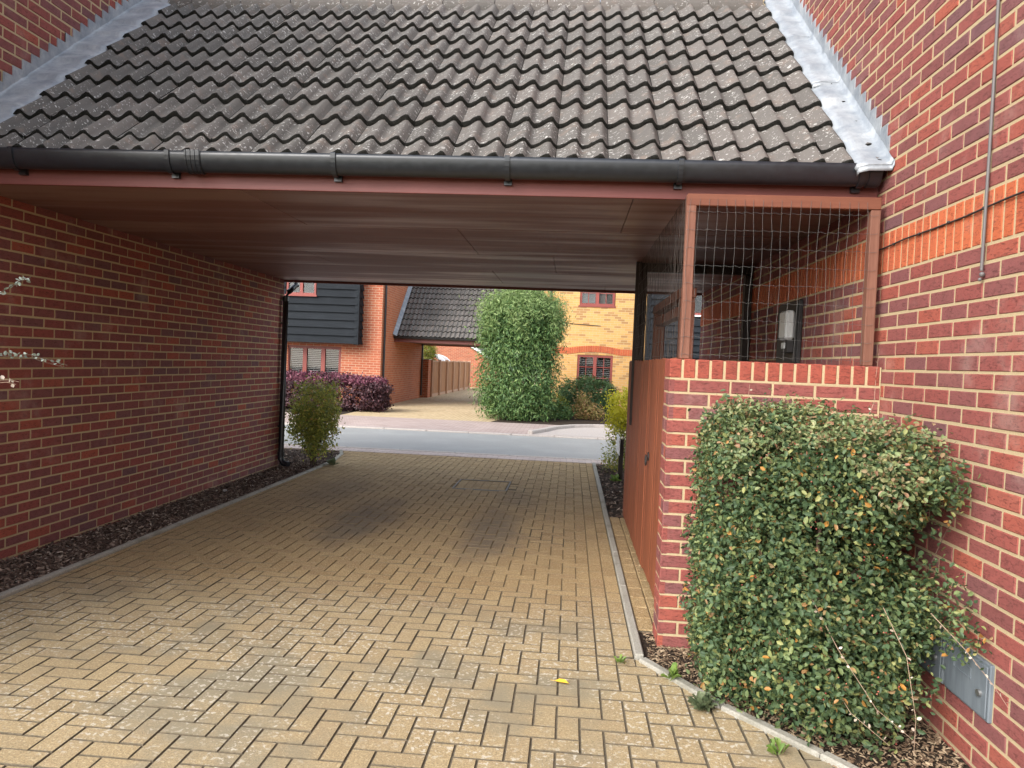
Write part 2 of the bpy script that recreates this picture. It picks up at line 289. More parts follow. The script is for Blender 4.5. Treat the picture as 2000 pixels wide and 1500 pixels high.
# ------------------------------------------------------------------ mesh helpers
WP = {}
def wpos(o): return WP.get(o.name, Vector((0, 0, 0)))
def link(o, parent=None, at=(0, 0, 0)):
    COL.objects.link(o); at = Vector(at)
    if parent is not None: o.parent = parent; o.location = at-wpos(parent)
    else: o.location = at
    WP[o.name] = at; return o
def thing(name, label, cat, at=(0, 0, 0), group=None):
    o = bpy.data.objects.new(name, None); o.empty_display_size = .2; link(o, None, at)
    o['label'] = label; o['category'] = cat
    if group: o['group'] = group
    return o
class MB:
    def __init__(s): s.v = []; s.f = []; s.mi = []; s.sm = []
    def add(s, vs, fs, mi=0, sm=False):
        b = len(s.v); s.v += [tuple(q) for q in vs]
        for f in fs: s.f.append(tuple(b+i for i in f)); s.mi.append(mi); s.sm.append(sm)
    def box(s, x0, x1, y0, y1, z0, z1, mi=0):
        s.add([(x0,y0,z0),(x1,y0,z0),(x1,y1,z0),(x0,y1,z0),(x0,y0,z1),(x1,y0,z1),(x1,y1,z1),(x0,y1,z1)],
              [(0,3,2,1),(4,5,6,7),(0,1,5,4),(1,2,6,5),(2,3,7,6),(3,0,4,7)], mi)
    def prism(s, poly, axis, a, b, mi=0, sm=False, caps=True):
        """poly: 2d points; axis 'x','y','z' extrude from a to b"""
        def P(p, t):
            return {'x': (t, p[0], p[1]), 'y': (p[0], t, p[1]), 'z': (p[0], p[1], t)}[axis]
        n = len(poly); vs = [P(p, a) for p in poly]+[P(p, b) for p in poly]
        fs = [(i, (i+1) % n, n+(i+1) % n, n+i) for i in range(n)]
        s.add(vs, fs, mi, sm)
        if caps: s.add(vs[:n], [tuple(range(n))[::-1]], mi); s.add(vs[n:], [tuple(range(n))], mi)
    def tube(s, pts, r, n=8, mi=0, caps=True, sm=True):
        pts = [Vector(p) for p in pts]; rs = r if hasattr(r, '__len__') else [r]*len(pts)
        rings = []; up = Vector((0.123, .31, .95))
        for i, p in enumerate(pts):
            d = (pts[min(i+1, len(pts)-1)]-pts[max(i-1, 0)]).normalized()
            a = d.cross(up)
            if a.length < .05: a = d.cross(Vector((1, 0, 0)))
            a.normalize(); b = d.cross(a)
            rings.append([p+(a*math.cos(2*math.pi*j/n)+b*math.sin(2*math.pi*j/n))*rs[i] for j in range(n)])
        vs = [q for rg in rings for q in rg]; fs = []
        for i in range(len(pts)-1):
            for j in range(n): fs.append((i*n+j, i*n+(j+1) % n, (i+1)*n+(j+1) % n, (i+1)*n+j))
        s.add(vs, fs, mi, sm)
        if caps and n > 2: s.add(rings[0], [tuple(range(n))[::-1]], mi); s.add(rings[-1], [tuple(range(n))], mi)
    def ball(s, c, r, mi=0):
        c = Vector(c); vs = []; fs = []; n, h = 8, 5
        for i in range(h+1):
            t = math.pi*i/h
            for j in range(n): vs.append(c+Vector((math.sin(t)*math.cos(2*math.pi*j/n), math.sin(t)*math.sin(2*math.pi*j/n), math.cos(t)))*r)
        for i in range(h):
            for j in range(n): fs.append((i*n+j, (i+1)*n+j, (i+1)*n+(j+1) % n, i*n+(j+1) % n))
        s.add(vs, fs, mi, True)
    def mesh(s, name, mats):
        me = bpy.data.meshes.new(name); me.from_pydata(s.v, [], s.f); me.validate(clean_customdata=False)
        for q in (mats if isinstance(mats, (list, tuple)) else [mats]): me.materials.append(q)
        if len(me.polygons) == len(s.f):
            me.polygons.foreach_set('material_index', s.mi); me.polygons.foreach_set('use_smooth', s.sm)
        me.update(); return me
    def build(s, name, mats, parent=None, at=(0, 0, 0), rel=False, fix=True):
        """vertices are in world coordinates unless rel; object origin placed at `at`"""
        if not rel:
            a = Vector(at); s.v = [tuple(Vector(q)-a) for q in s.v]
        me = s.mesh(name, mats)
        if fix:
            import bmesh
            bm = bmesh.new(); bm.from_mesh(me); bmesh.ops.recalc_face_normals(bm, faces=bm.faces); bm.to_mesh(me); bm.free()
        o = bpy.data.objects.new(name, me); return link(o, parent, at)
def B(name, mat, parent, x0, x1, y0, y1, z0, z1, bevel=0.0):
    """a chamfered box as one object"""
    c = Vector(((x0+x1)/2, (y0+y1)/2, (z0+z1)/2)); me = cbox_mesh(name, x1-x0, y1-y0, z1-z0, bevel, mat)
    o = bpy.data.objects.new(name, me); return link(o, parent, c)
_cb = {}
def cbox_mesh(name, sx, sy, sz, bv, mat):
    key = (name, round(sx, 4), round(sy, 4), round(sz, 4), bv, mat.name)
    if key in _cb: return _cb[key]
    hx, hy, hz = sx/2, sy/2, sz/2; mb = MB()
    if bv <= 0: mb.box(-hx, hx, -hy, hy, -hz, hz)
    else:
        bv = min(bv, hx*.8, hy*.8, hz*.8)
        import bmesh
        bm = bmesh.new(); bmesh.ops.create_cube(bm, size=1); bmesh.ops.scale(bm, vec=(sx, sy, sz), verts=bm.verts)
        bmesh.ops.bevel(bm, geom=bm.edges[:], offset=bv, segments=1, affect='EDGES')
        me = bpy.data.meshes.new(name); bm.to_mesh(me); bm.free(); me.materials.append(mat); _cb[key] = me; return me
    me = mb.mesh(name, mat); _cb[key] = me; return me
def struct(o, label=None):
    o['kind'] = 'structure'
    if label: o['label'] = label
    return o
def stuff(o): o['kind'] = 'stuff'; return o

# ------------------------------------------------------------------ brickwork with real bricks
def piece_template(w, h, d, ch):
    """front-facing block: local u (width), v (height), n (depth outwards 0 = front); front face chamfered, open back"""
    a, b = w/2, h/2
    vs = [(-a, -b, -d), (a, -b, -d), (a, b, -d), (-a, b, -d), (-a, -b, -ch), (a, -b, -ch), (a, b, -ch), (-a, b, -ch),
          (-a+ch, -b+ch, 0), (a-ch, -b+ch, 0), (a-ch, b-ch, 0), (-a+ch, b-ch, 0)]
    fs = [(0, 1, 5, 4), (1, 2, 6, 5), (2, 3, 7, 6), (3, 0, 4, 7), (4, 5, 9, 8), (5, 6, 10, 9), (6, 7, 11, 10), (7, 4, 8, 11), (8, 9, 10, 11)]
    return vs, fs
PM = {}
def piece_mesh(name, w, h, d, ch, axes, mat, side=None):
    key = (name, round(w, 3), round(h, 3), d, ch, tuple(tuple(a) for a in axes), mat.name)
    if key in PM: return PM[key]
    vs, fs = piece_template(round(w, 3), round(h, 3), d, ch); U, V, N = axes
    mb = MB(); mb.add([U*p[0]+V*p[1]+N*p[2] for p in vs], fs); mb.mi = [1 if (i < 8 and side) else 0 for i in range(len(fs))]; PM[key] = mb.mesh(name, [mat, side] if side else mat); return PM[key]
def lay(parent, pieces, axes, name, d=.03, ch=.004, jit=.0012, limit=300, rest='stuff_bricks', minpx=9.0, side=None):
    """pieces: (centre Vector, w, h, mat). The `limit` largest in view become objects, the rest one joined part."""
    U, V, N = axes; ranked = []
    for i, (c, w, h, mt) in enumerate(pieces):
        size = 0.0
        pr = project(c)
        if pr and -60 < pr[0] < 2060 and -60 < pr[1] < 1560:
            q = [project(c+U*a*w/2+V*b*h/2) for a, b in ((-1, -1), (1, -1), (1, 1), (-1, 1))]
            if all(q):
                ar = abs((q[2][0]-q[0][0])*(q[3][1]-q[1][1])-(q[3][0]-q[1][0])*(q[2][1]-q[0][1]))/2
                wd = max(math.hypot(q[1][0]-q[0][0], q[1][1]-q[0][1]), math.hypot(q[2][0]-q[1][0], q[2][1]-q[1][1]))
                if wd >= minpx: size = ar
        ranked.append((size, i))
    ranked.sort(reverse=True); single = {i for s_, i in ranked[:limit] if s_ > 0}
    joined = {}
    for i, (c, w, h, mt) in enumerate(pieces):
        off = N*random.uniform(-jit, jit)+V*random.uniform(-.0008, .0008)
        if i in single:
            o = bpy.data.objects.new(name, piece_mesh(name, w, h, d, ch, axes, mt, side)); link(o, parent, c+off)
        else:
            mb = joined.setdefault(mt.name, (MB(), mt))[0]; vs, fs = piece_template(w, h, d, ch)
            mb.add([c+off+U*p[0]+V*p[1]+N*p[2] for p in vs], fs[:8], 1 if side else 0); b0 = len(mb.v)-len(vs)
            for f in fs[8:]: mb.f.append(tuple(b0+q for q in f)); mb.mi.append(0); mb.sm.append(False)
    for mb, mt in joined.values():
        stuff(mb.build(rest, [mt, side] if side else mt, parent, wpos(parent), fix=False))
def courses(u0, u1, v0, v1, zbed, phase, holes=(), length=.225, course=.075, joint=.0115, skip=None):
    """stretcher bond rectangles clipped to [u0,u1]x[v0,v1]; bed joints centred at zbed+k*course"""
    out = []; k0 = math.floor((v0-zbed)/course); k1 = math.ceil((v1-zbed)/course)
    for k in range(k0, k1):
        a, b = max(v0, zbed+k*course+joint/2), min(v1, zbed+(k+1)*course-joint/2)
        if b-a < .012: continue
        ph = phase+(length/2 if k % 2 else 0); j0 = math.floor((u0-ph)/length)
        for j in range(j0, math.ceil((u1-ph)/length)+1):
            c, d = max(u0, ph+j*length+joint/2), min(u1, ph+(j+1)*length-joint/2)
            if d-c < .015: continue
            um, vm = (c+d)/2, (a+b)/2
            if any(h[0] < um < h[1] and h[2] < vm < h[3] for h in holes): continue
            if skip and skip(um, vm): continue
            out.append((c, d, a, b))
    return out
XL, XR = -3.9345, 1.6711
UX, UY, UZ = Vector((1, 0, 0)), Vector((0, 1, 0)), Vector((0, 0, 1))
AX_L = (UY, UZ, UX)          # wall looking +X
AX_R = (-UY, UZ, -UX)        # wall looking -X
AX_F = (UX, UZ, -UY)         # wall looking -Y
AX_G = (UX, UY, UZ)          # ground
brick, mortar = MAT['brick'], MAT['mortar']

# ================================================================== GROUND
mb = MB(); mb.add([(-90, -40, -.055), (90, -40, -.055), (90, 140, -.055), (-90, 140, -.055)], [(0, 1, 2, 3)])
struct(mb.build('ground', MAT['ground'], None))
def sheet(name, poly, z, mat, parent=None, t=.05):
    mb = MB(); mb.prism(poly, 'z', z-t, z); o = mb.build(name, mat, parent); return o
KR, KL = .405, -3.345
# driveway bed (jointing) with block pavers laid in it
drive = struct(sheet('driveway', [(-8, -3), (6, -3), (6, .6), (1.95, 1.85), (1.05, 3.05), (.735, 3.42), (KR, 3.90), (KR, 11.62), (KL-.25, 11.62), (KL, 10.6), (KL, 2.0), (-8, 1.5)], -.006, MAT['joint']))
def kerb_lim(y):
    P = [(12.0, KR), (3.905, KR), (3.40, .735), (3.03, 1.055), (1.86, 1.95), (0, 3.4)]
    for (ya, xa), (yb, xb) in zip(P[:-1], P[1:]):
        if y >= yb: return xa+(xb-xa)*(ya-y)/(ya-yb)
    return 3.4
pav = []
def in_drive(x0, x1, y0, y1):
    if x0 < KL+.002-max(0, y0-10.4)*.22 or y1 > 11.62: return False
    if y0 < 2.05: return False
    lim = kerb_lim(y0)
    return x1 <= lim+.01
g = .1
for iy in range(-20, 120):
    for ix in range(-45, 35):
        x, y = ix*g+.005, iy*g
        d = (ix+iy) % 4
        rect = (x, x+.2, y, y+.1) if d == 0 else ((x, x+.1, y, y+.2) if d == 2 else None)
        if rect is None or y < 1.9: continue
        hi = KR-.205 if y > 3.7 else 9
        if in_drive(*rect) and rect[1] <= hi+.012:
            pav.append(rect)
        elif in_drive(rect[0], rect[0]+.1, rect[2], rect[2]+.1) and rect[0]+.1 <= hi+.012 and d == 0:
            pav.append((rect[0], rect[0]+.1, rect[2], rect[3]))
        elif d == 0 and in_drive(rect[0]+.1, rect[1], rect[2], rect[3]) and rect[1] <= hi+.012:
            pav.append((rect[0]+.1, rect[1], rect[2], rect[3]))
for c in range(2):                                    # two edge courses along the kerb
    y = 3.92+(.1 if c else 0)
    if c: pav.append((KR-.1, KR, 3.92, 4.02))
    while y < 11.5:
        pav.append((KR-.2+c*.1, KR-.1+c*.1, y, y+.2)); y += .2
def clip_poly(poly, f):
    out = []
    for (a, b) in zip(poly, poly[1:]+poly[:1]):
        fa, fb = f(a), f(b)
        if fa >= 0: out.append(a)
        if fa*fb < 0: t = fa/(fa-fb); out.append((a[0]+(b[0]-a[0])*t, a[1]+(b[1]-a[1])*t))
    return out
have = set()
for a, b, c, d in pav:
    for ix in range(int(round((a-.005)/g)), int(round((b-.005)/g))):
        for iy in range(int(round(c/g)), int(round(d/g))): have.add((ix, iy))
edgef = [lambda q: KR+.008-q[0] if q[1] > 3.90 else 1.0, lambda q: kerb_lim(q[1])+.008-q[0], lambda q: q[0]-KL-.002+max(0, q[1]-10.4)*.22]
cutp = []
for ix in range(-37, 24):
    for iy in range(20, 116):
        if (ix, iy) in have: continue
        x, y = ix*g+.005, iy*g
        if y > 3.88 and x > KR-.215: continue
        if y > 3.7 and x+.1 > KR-.205+.012: x1 = KR-.208 if y > 3.9 else x+.1
        else: x1 = x+.1
        if x1-x < .015: continue
        poly = [(x+.0035, y+.0035), (x1-.0035, y+.0035), (x1-.0035, y+.0965), (x+.0035, y+.0965)]
        for f in edgef: poly = clip_poly(poly, f) if len(poly) > 2 else []
        if len(poly) > 2: cutp.append(poly)
for poly in cutp:
    cx = sum(q[0] for q in poly)/len(poly); cy = sum(q[1] for q in poly)/len(poly)
    mbq = MB(); mbq.prism(poly, 'z', -.04, .0005); mbq.mi = [1]*(len(poly))+[0, 0]; mbq.build('cut_paver', [MAT['paver'], MAT['joint']], drive, (cx, cy, 0))
mh = (-1.36, -.70, 8.72, 9.42)                       # recessed inspection cover
pieces = []
for a, b, c, d in pav:
    if mh[0]-.01 < (a+b)/2 < mh[1]+.01 and mh[2]-.01 < (c+d)/2 < mh[3]+.01: continue
    pieces.append((Vector(((a+b)/2, (c+d)/2, 0)), b-a-.0065, d-c-.0085, MAT['paver']))
lay(drive, pieces, AX_G, 'paver', d=.04, ch=.0025, jit=.0016, limit=300, rest='distant_pavers', side=MAT['joint'])
# paved strip in front of the gate
strip = struct(sheet('gate_strip', [(KR+.055, 4.33), (.66, 4.33), (.66, 7.45), (KR+.055, 7.45)], -.004, MAT['joint']))
pieces = []
for c in range(2):
    y = 4.34
    while y < 7.4:
        x0 = KR+.058+c*.102; pieces.append((Vector((x0+.05, y+.1, .006)), .095, .194, MAT['paver_plain'])); y += .2
lay(strip, pieces, AX_G, 'paver', d=.04, ch=.005, jit=.0014)
# inspection cover
ic = thing('inspection_cover', 'recessed square inspection cover with thin steel rim set in the buff driveway', 'manhole cover', (-1.03, 9.07, 0))
mb = MB()
for x0, x1, y0, y1 in ((mh[0], mh[1], mh[2], mh[2]+.014), (mh[0], mh[1], mh[3]-.014, mh[3]), (mh[0], mh[0]+.014, mh[2]+.014, mh[3]-.014), (mh[1]-.014, mh[1], mh[2]+.014, mh[3]-.014)):
    mb.box(x0, x1, y0, y1, -.03, .006)
mb.build('rim', MAT['rim'], ic, (-1.03, 9.07, 0))
infill = []
for i in range(6):
    for j in range(3):
        infill.append((Vector((mh[0]+.08+i*.1, mh[2]+.12+j*.205, .001)), .094, .19, MAT['paver_plain']))
tray = B('tray', MAT['joint'], ic, mh[0]+.0145, mh[1]-.0145, mh[2]+.0145, mh[3]-.0145, -.03, -.005)
lay(tray, infill, AX_G, 'paver', d=.004, ch=.003)

# kerb edgings
def edging(name, pts, width=.05, top=.022, length=.915, first=0.0):
    root = None
    for (ax, ay), (bx, by) in zip(pts[:-1], pts[1:]):
        v = Vector((bx-ax, by-ay, 0)); L = v.length; d = v.normalized(); ang = math.atan2(d.y, d.x); s = 0
        while s < L-.03:
            e = min(L, s+length); c = Vector((ax, ay, 0))+d*((s+e)/2)
            if root is None:
                root = struct(bpy.data.objects.new(name, None)); link(root, None, (ax, ay, 0))
            o = bpy.data.objects.new('edging_stone', cbox_mesh('edging_stone', e-s-.005, width, .14, .007, MAT['edging'])); link(o, root, c+Vector((0, 0, top-.07+random.uniform(-.003, .003))))
            o.rotation_euler = (0, 0, ang+random.uniform(-.004, .004)); s = e
edging('kerb', [(KL-.028, 1.6), (KL-.028, 10.35)])
edging('kerb', [(KL-.030, 10.36), (KL-.16, 11.2), (KL-.30, 11.6)], length=.5)
edging('kerb', [(KR+.027, 11.55), (KR+.027, 3.905)])
edging('kerb', [(KR+.035, 3.885), (.765, 3.40), (1.085, 3.03), (1.98, 1.86)])
# planting beds
struct(sheet('planting_bed', [(XL-.02, 1.6), (KL-.055, 1.6), (KL-.055, 10.35), (KL-.2, 11.2), (KL-.34, 11.6), (-6.5, 11.6), (-6.5, 9.6), (XL-.02, 9.6)], -.012, MAT['soil']))
struct(sheet('planting_bed', [(KR+.06, 4.32), (KR+.06, 3.90), (.79, 3.41), (1.11, 3.04), (2.0, 1.88), (XR+.02, 1.88), (XR+.02, 4.32)], -.006, MAT['soil']))
struct(sheet('planting_bed', [(KR+.055, 7.46), (XR+.02, 7.46), (3.5, 9.8), (3.5, 11.6), (KR+.055, 11.6)], -.012, MAT['soil']))
def chips(name, n, region, mat, smin, smax, z=.0, seed=1, zvar=.02):
    rs = np.random.RandomState(seed); mb = MB(); c = 0
    while c < n:
        p = region(rs)
        if p is None: continue
        L, W, T = rs.uniform(smin, smax), rs.uniform(.25, .55), rs.uniform(.08, .2)
        rot = Matrix.Rotation(rs.uniform(0, 6.28), 3, 'Z') @ Matrix.Rotation(rs.normal(0, .35), 3, 'Y') @ Matrix.Rotation(rs.normal(0, .35), 3, 'X')
        o = Vector((p[0], p[1], z+rs.uniform(0, zvar)))
        q = [(-.5, -.5*W, 0), (.5, -.3*W, 0), (.42, .5*W, 0), (-.45, .4*W, 0), (0, 0, T)]
        mb.add([o+rot @ (Vector(t)*L) for t in q], [(0, 1, 4), (1, 2, 4), (2, 3, 4), (3, 0, 4)]); c += 1
    o = stuff(mb.build(name, mat, None, fix=False)); return o
def reg_left(rs):
    y = 3.6+6.9*rs.rand()**1.25; x = rs.uniform(XL+.01, KL-.06); return (x, y)
o = chips('bark_mulch', 15000, reg_left, MAT['bark'], .012, .046, -.008, 3, .022); o['label'] = 'dark bark mulch covering the long bed at the foot of the brick flank'; o['category'] = 'mulch'
def reg_right(rs):
    x, y = rs.uniform(.44, XR-.01), rs.uniform(1.9, 4.3)
    lim = KR+.06+(3.90-y)*.66 if y < 3.9 else KR+.06
    return (x, y) if x > lim+.02 else None
o = chips('leaf_litter', 7500, reg_right, MAT['litter'], .008, .030, -.004, 4, .014); o['label'] = 'pale dry leaf litter on the soil beneath the clipped berry bush'; o['category'] = 'leaf litter'
def reg_far(rs):
    return (rs.uniform(KR+.06, 1.6), rs.uniform(7.48, 11.5))
o = chips('bark_mulch', 2200, reg_far, MAT['bark'], .02, .07, -.008, 5, .02); o['label'] = 'dark bark mulch in the bed beyond the gate strip'; o['category'] = 'mulch'
def reg_crn(rs):
    return (rs.uniform(-5.2, KL-.2), rs.uniform(9.85, 11.5))
o = chips('bark_mulch', 1200, reg_crn, MAT['bark'], .02, .07, -.008, 6, .02); o['label'] = 'dark bark mulch round the olive shrub by the downpipe'; o['category'] = 'mulch'

# road and pavements
struct(sheet('near_pavement', [(-30, 11.62), (30, 11.62), (30, 11.98), (-30, 11.98)], .004, MAT['pale_block']))
def kerb_row(name, y0, y1, x0, x1, z1, skip=None):
    root = struct(bpy.data.objects.new(name, None)); link(root, None, (x0, y0, 0)); x = x0
    while x < x1:
        if not (skip and skip(x)):
            o = bpy.data.objects.new('kerb_stone', cbox_mesh('kerb_stone', .905, y1-y0, .16, .012, MAT['kerb'])); link(o, root, (x+.4575, (y0+y1)/2, z1-.08))
        x += .915
kerb_row('kerb', 11.985, 12.11, -11, 10, .014)
struct(sheet('road', [(-60, 12.11), (60, 12.11), (60, 15.50), (-60, 15.50)], -.008, MAT['asphalt']))
kerb_row('kerb', 15.50, 15.625, -14, 12, .022)
struct(sheet('far_pavement', [(-60, 15.625), (60, 15.625), (60, 18.45), (-60, 18.45)], .012, MAT['pink_block']))
struct(sheet('far_driveway', [(-5.85, 18.45), (-2.0, 18.45), (-1.0, 24.0), (-1.0, 29), (-2.0, 60), (-5.4, 60), (-5.85, 28)], .006, MAT['far_paver']))
struct(sheet('far_garden', [(-30, 18.45), (-5.85, 18.45), (-5.85, 23), (-30, 23)], .004, MAT['soil']))
struct(sheet('far_garden', [(-2.0, 18.45), (30, 18.45), (30, 24), (-1.0, 24)], .004, MAT['soil']))
# raised planter kerb curving off the road on the right
rk = struct(bpy.data.objects.new('raised_kerb', None)); link(rk, None, (-.8, 15.7, 0))
pts = [(-.80, 15.66), (-.55, 16.3), (-.30, 17.1), (.10, 17.75), (.62, 18.1), (1.3, 18.3), (2.2, 18.35), (3.1, 18.35)]
for (ax, ay), (bx, by) in zip(pts[:-1], pts[1:]):
    v = Vector((bx-ax, by-ay, 0)); o = bpy.data.objects.new('kerb_stone', cbox_mesh('kerb_stone', v.length-.006, .12, .2, .012, MAT['kerb']))
    link(o, rk, Vector(((ax+bx)/2, (ay+by)/2, .0))); o.rotation_euler = (0, 0, math.atan2(v.y, v.x))
struct(sheet('side_pavement', [(-.72, 15.63), (12, 15.63), (12, 18.3), (1.3, 18.24), (.62, 18.02), (.16, 17.68), (-.22, 17.06), (-.48, 16.25)], .030, MAT['kerb']))

# ================================================================== NEAR HOUSES
ZB = .0100
def house_wall(root, x0, x1, y0, y1, z1):
    mb = MB(); mb.box(x0, x1, y0, y1, -.2, z1); return mb.build('wall', mortar, root, ((x0+x1)/2, (y0+y1)/2, 0))
hl = thing('brick_house', 'red brick house whose long shaded flank lines the mulch bed and downpipe', 'house', (-5.5, 6.2, 0))
wl = house_wall(hl, -7.2, XL-.003, 1.8, 9.775, 6.2)
pcs = []
for c, d, a, b in courses(1.8, 9.775, -.05, 2.56, ZB, 4.7577):
    pcs.append((Vector((XL, (c+d)/2, (a+b)/2)), d-c, b-a, brick))
SLOPE = .875; CA = math.cos(math.atan(SLOPE)); SA = math.sin(math.atan(SLOPE)); PZ0 = 2.645
def roof_z(y): return PZ0+SLOPE*(y-4.2)
for c, d, a, b in courses(3.0, 8.0, 2.60, 6.1, ZB, 4.7577, skip=lambda u, v: u < 6.6 and v < roof_z(u)-.02):
    pcs.append((Vector((XL, (c+d)/2, (a+b)/2)), d-c, b-a, brick))
lay(wl, pcs, AX_L, 'brick', rest='distant_bricks')

hr = thing('brick_house', 'red brick house with orange soldier course, meter boxes and a hanging cable', 'house', (3.5, 4.2, 0))
wr = house_wall(hr, XR+.003, 5.0, -1.5, 9.775, 6.2)
ZR = .009; pcs = []
mbx = [(2.925, 3.262, .230, .460), (3.275, 3.520, .230, .460)]
holes = [(a, b, c, d) for a, b, c, d in mbx]
for c, d, a, b in courses(.6, 9.775, -.05, 2.109, ZR, 4.1761):
    cut = [(c, d)]
    for h in mbx:
        if b > h[2]+.01 and a < h[3]-.01:
            nx = []
            for p, q in cut:
                if q <= h[0] or p >= h[1]: nx.append((p, q)); continue
                if h[0]-p > .02: nx.append((p, h[0]-.004))
                if q-h[1] > .02: nx.append((h[1]+.004, q))
            cut = nx
    for p, q in cut: pcs.append((Vector((XR, (p+q)/2, (a+b)/2)), q-p, b-a, brick))
y = 4.1761-.225*16
while y < 9.76:                                       # soldier course
    pcs.append((Vector((XR, y+.0375, 2.2215)), .065, .215, MAT['brick_orange'])); y += .075
for c, d, a, b in courses(.6, 8.0, 2.334, 6.1, 2.334, 4.1761, skip=lambda u, v: 4.35 < u < 6.6 and 2.62 < v < roof_z(u)-.02):
    if b > 2.6 and (c+d)/2 > 6.6: continue
    pcs.append((Vector((XR, (c+d)/2, (a+b)/2)), d-c, b-a, brick))
for c, d, a, b in courses(8.0, 9.775, 2.334, 2.56, 2.334, 4.1761): pcs.append((Vector((XR, (c+d)/2, (a+b)/2)), d-c, b-a, brick))
lay(wr, pcs, AX_R, 'brick', rest='distant_bricks')
for a, b, c, d in mbx:
    mt = B('meter_box', MAT['meter'], hr, XR-.012, XR+.03, a+.004, b-.004, c+.002, d-.002, .004)
    B('door', MAT['meter'], mt, XR-.019, XR-.0125, a+.014, b-.014, c+.014, d-.014, .003)
    mb = MB(); yc = a+.055; mb.tube([(XR-.018, yc, c+.10), (XR-.030, yc, c+.10)], .014, 12); mb.build('lock', MAT['steel'], mt, (XR-.02, yc, c+.10))
    ym = (a+b)/2; mb = MB()
    for y0, y1, z0, z1 in ((ym-.045, ym+.085, c+.125, c+.128), (ym-.045, ym+.085, c+.165, c+.168), (ym-.045, ym-.042, c+.128, c+.165), (ym+.082, ym+.085, c+.128, c+.165)):
        mb.box(XR-.022, XR-.0185, y0, y1, z0, z1)
    mb.build('label_holder', MAT['meter'], mt, (XR-.02, ym, c+.14))
mb = MB(); rs = random.Random(5)
pts = [(XR-.012-.004*math.sin(i*.9), 3.14+.012*math.sin(i*.7)+(.018 if i > 9 else 0)*(i-9)/5, 6.0-i*4.0/16) for i in range(17)]
mb.tube(pts, .0065, 7); mb.ball((XR-.013, pts[-1][1], 1.985), .011); mb.ball((XR-.016, pts[-1][1]+.008, 1.965), .008)
mb.build('hanging_cable', MAT['cable_grey'], hr, (XR, 3.14, 4))
mb = MB(); pts = [(XR-.009, 4.30, 2.246)]+[(XR-.007-.002*math.sin(i*2.1), 4.16-i*.28, 2.247+.004*math.sin(i*1.7)+i*.0035) for i in range(12)]
mb.tube(pts, .0042, 6)
for i in range(0, 12, 1): mb.ball((XR-.008, 4.02-i*.28, 2.249+i*.0035), .0075)
mb.build('clipped_cable', MAT['cable'], hr, (XR, 3.5, 2.25))

# ================================================================== CARPORT
cp = thing('carport', 'open carport with grey roll tiled roof, black gutter and brown boarded soffit', 'carport', (-1.13, 7.0, 0))
SR = 3.02; YRG, ZRG = 4.2+SR*CA, PZ0+SR*SA
mb = MB(); mb.prism([(4.30, 2.562), (4.30, 2.68), (YRG, ZRG-.03), (9.76, 2.72), (9.76, 2.562)], 'x', XL+.002, XR-.002)
deck = mb.build('roof', MAT['dark_post'], cp, (-1.13, 6.5, 2.56))
DS, DN = Vector((0, CA, SA)), Vector((0, -SA, CA))
def wave(u):
    u %= 1.0
    if u < .74: return .5-.5*math.cos(math.pi*(u/.74)**1.15)
    return .5+.5*math.cos(math.pi*(u-.74)/.26)
def tile_mesh(name, seed=0, W=.30, rolls=2, Ln=.385, A=.046, lift=.038, thick=.036, seg=9, gap=.003):
    mb = MB(); n = seg*rolls; top = []; rj = random.Random(seed); J = lambda a: rj.uniform(-a, a)
    for i in range(n+1):
        u = i/n*rolls; x = gap/2+(W-gap)*i/n; h = A*wave(min(u, rolls-1e-6) if i == n else u)
        if i == n: h = A*wave(.999)
        top.append((x, h))
    P = lambda x, s, nn: UX*x+DS*s+DN*nn
    vs = [P(x, .012, lift+h-.004) for x, h in top]+[P(x, Ln, h) for x, h in top]
    mb.add(vs, [(i, i+1, n+2+i, n+1+i) for i in range(n)], 0, True)
    # rounded nose then butt face, moss and shadow gap both in their colour
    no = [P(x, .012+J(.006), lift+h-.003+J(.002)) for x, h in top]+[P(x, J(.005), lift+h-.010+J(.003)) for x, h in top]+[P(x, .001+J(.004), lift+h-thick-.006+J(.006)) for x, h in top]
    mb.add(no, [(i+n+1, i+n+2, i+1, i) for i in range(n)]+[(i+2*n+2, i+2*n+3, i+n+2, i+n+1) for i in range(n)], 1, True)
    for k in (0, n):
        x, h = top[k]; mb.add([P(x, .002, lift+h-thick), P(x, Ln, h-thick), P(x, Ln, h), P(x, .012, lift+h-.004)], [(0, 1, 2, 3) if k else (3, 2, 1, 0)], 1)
    return mb.mesh(name, [MAT['tile'], MAT['moss_shade_edge']])
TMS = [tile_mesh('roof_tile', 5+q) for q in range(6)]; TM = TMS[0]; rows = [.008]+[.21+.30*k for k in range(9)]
O0 = Vector((0, 4.2, PZ0)); rt = random.Random(11)
for s in rows:
    for j in range(-8, 10):
        x0 = -1.336+.30*j
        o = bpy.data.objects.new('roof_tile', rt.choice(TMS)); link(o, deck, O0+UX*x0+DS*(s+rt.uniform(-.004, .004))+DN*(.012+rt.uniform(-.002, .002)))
        o.rotation_euler = (rt.uniform(-.006, .006), rt.uniform(-.005, .005), rt.uniform(-.005, .005))
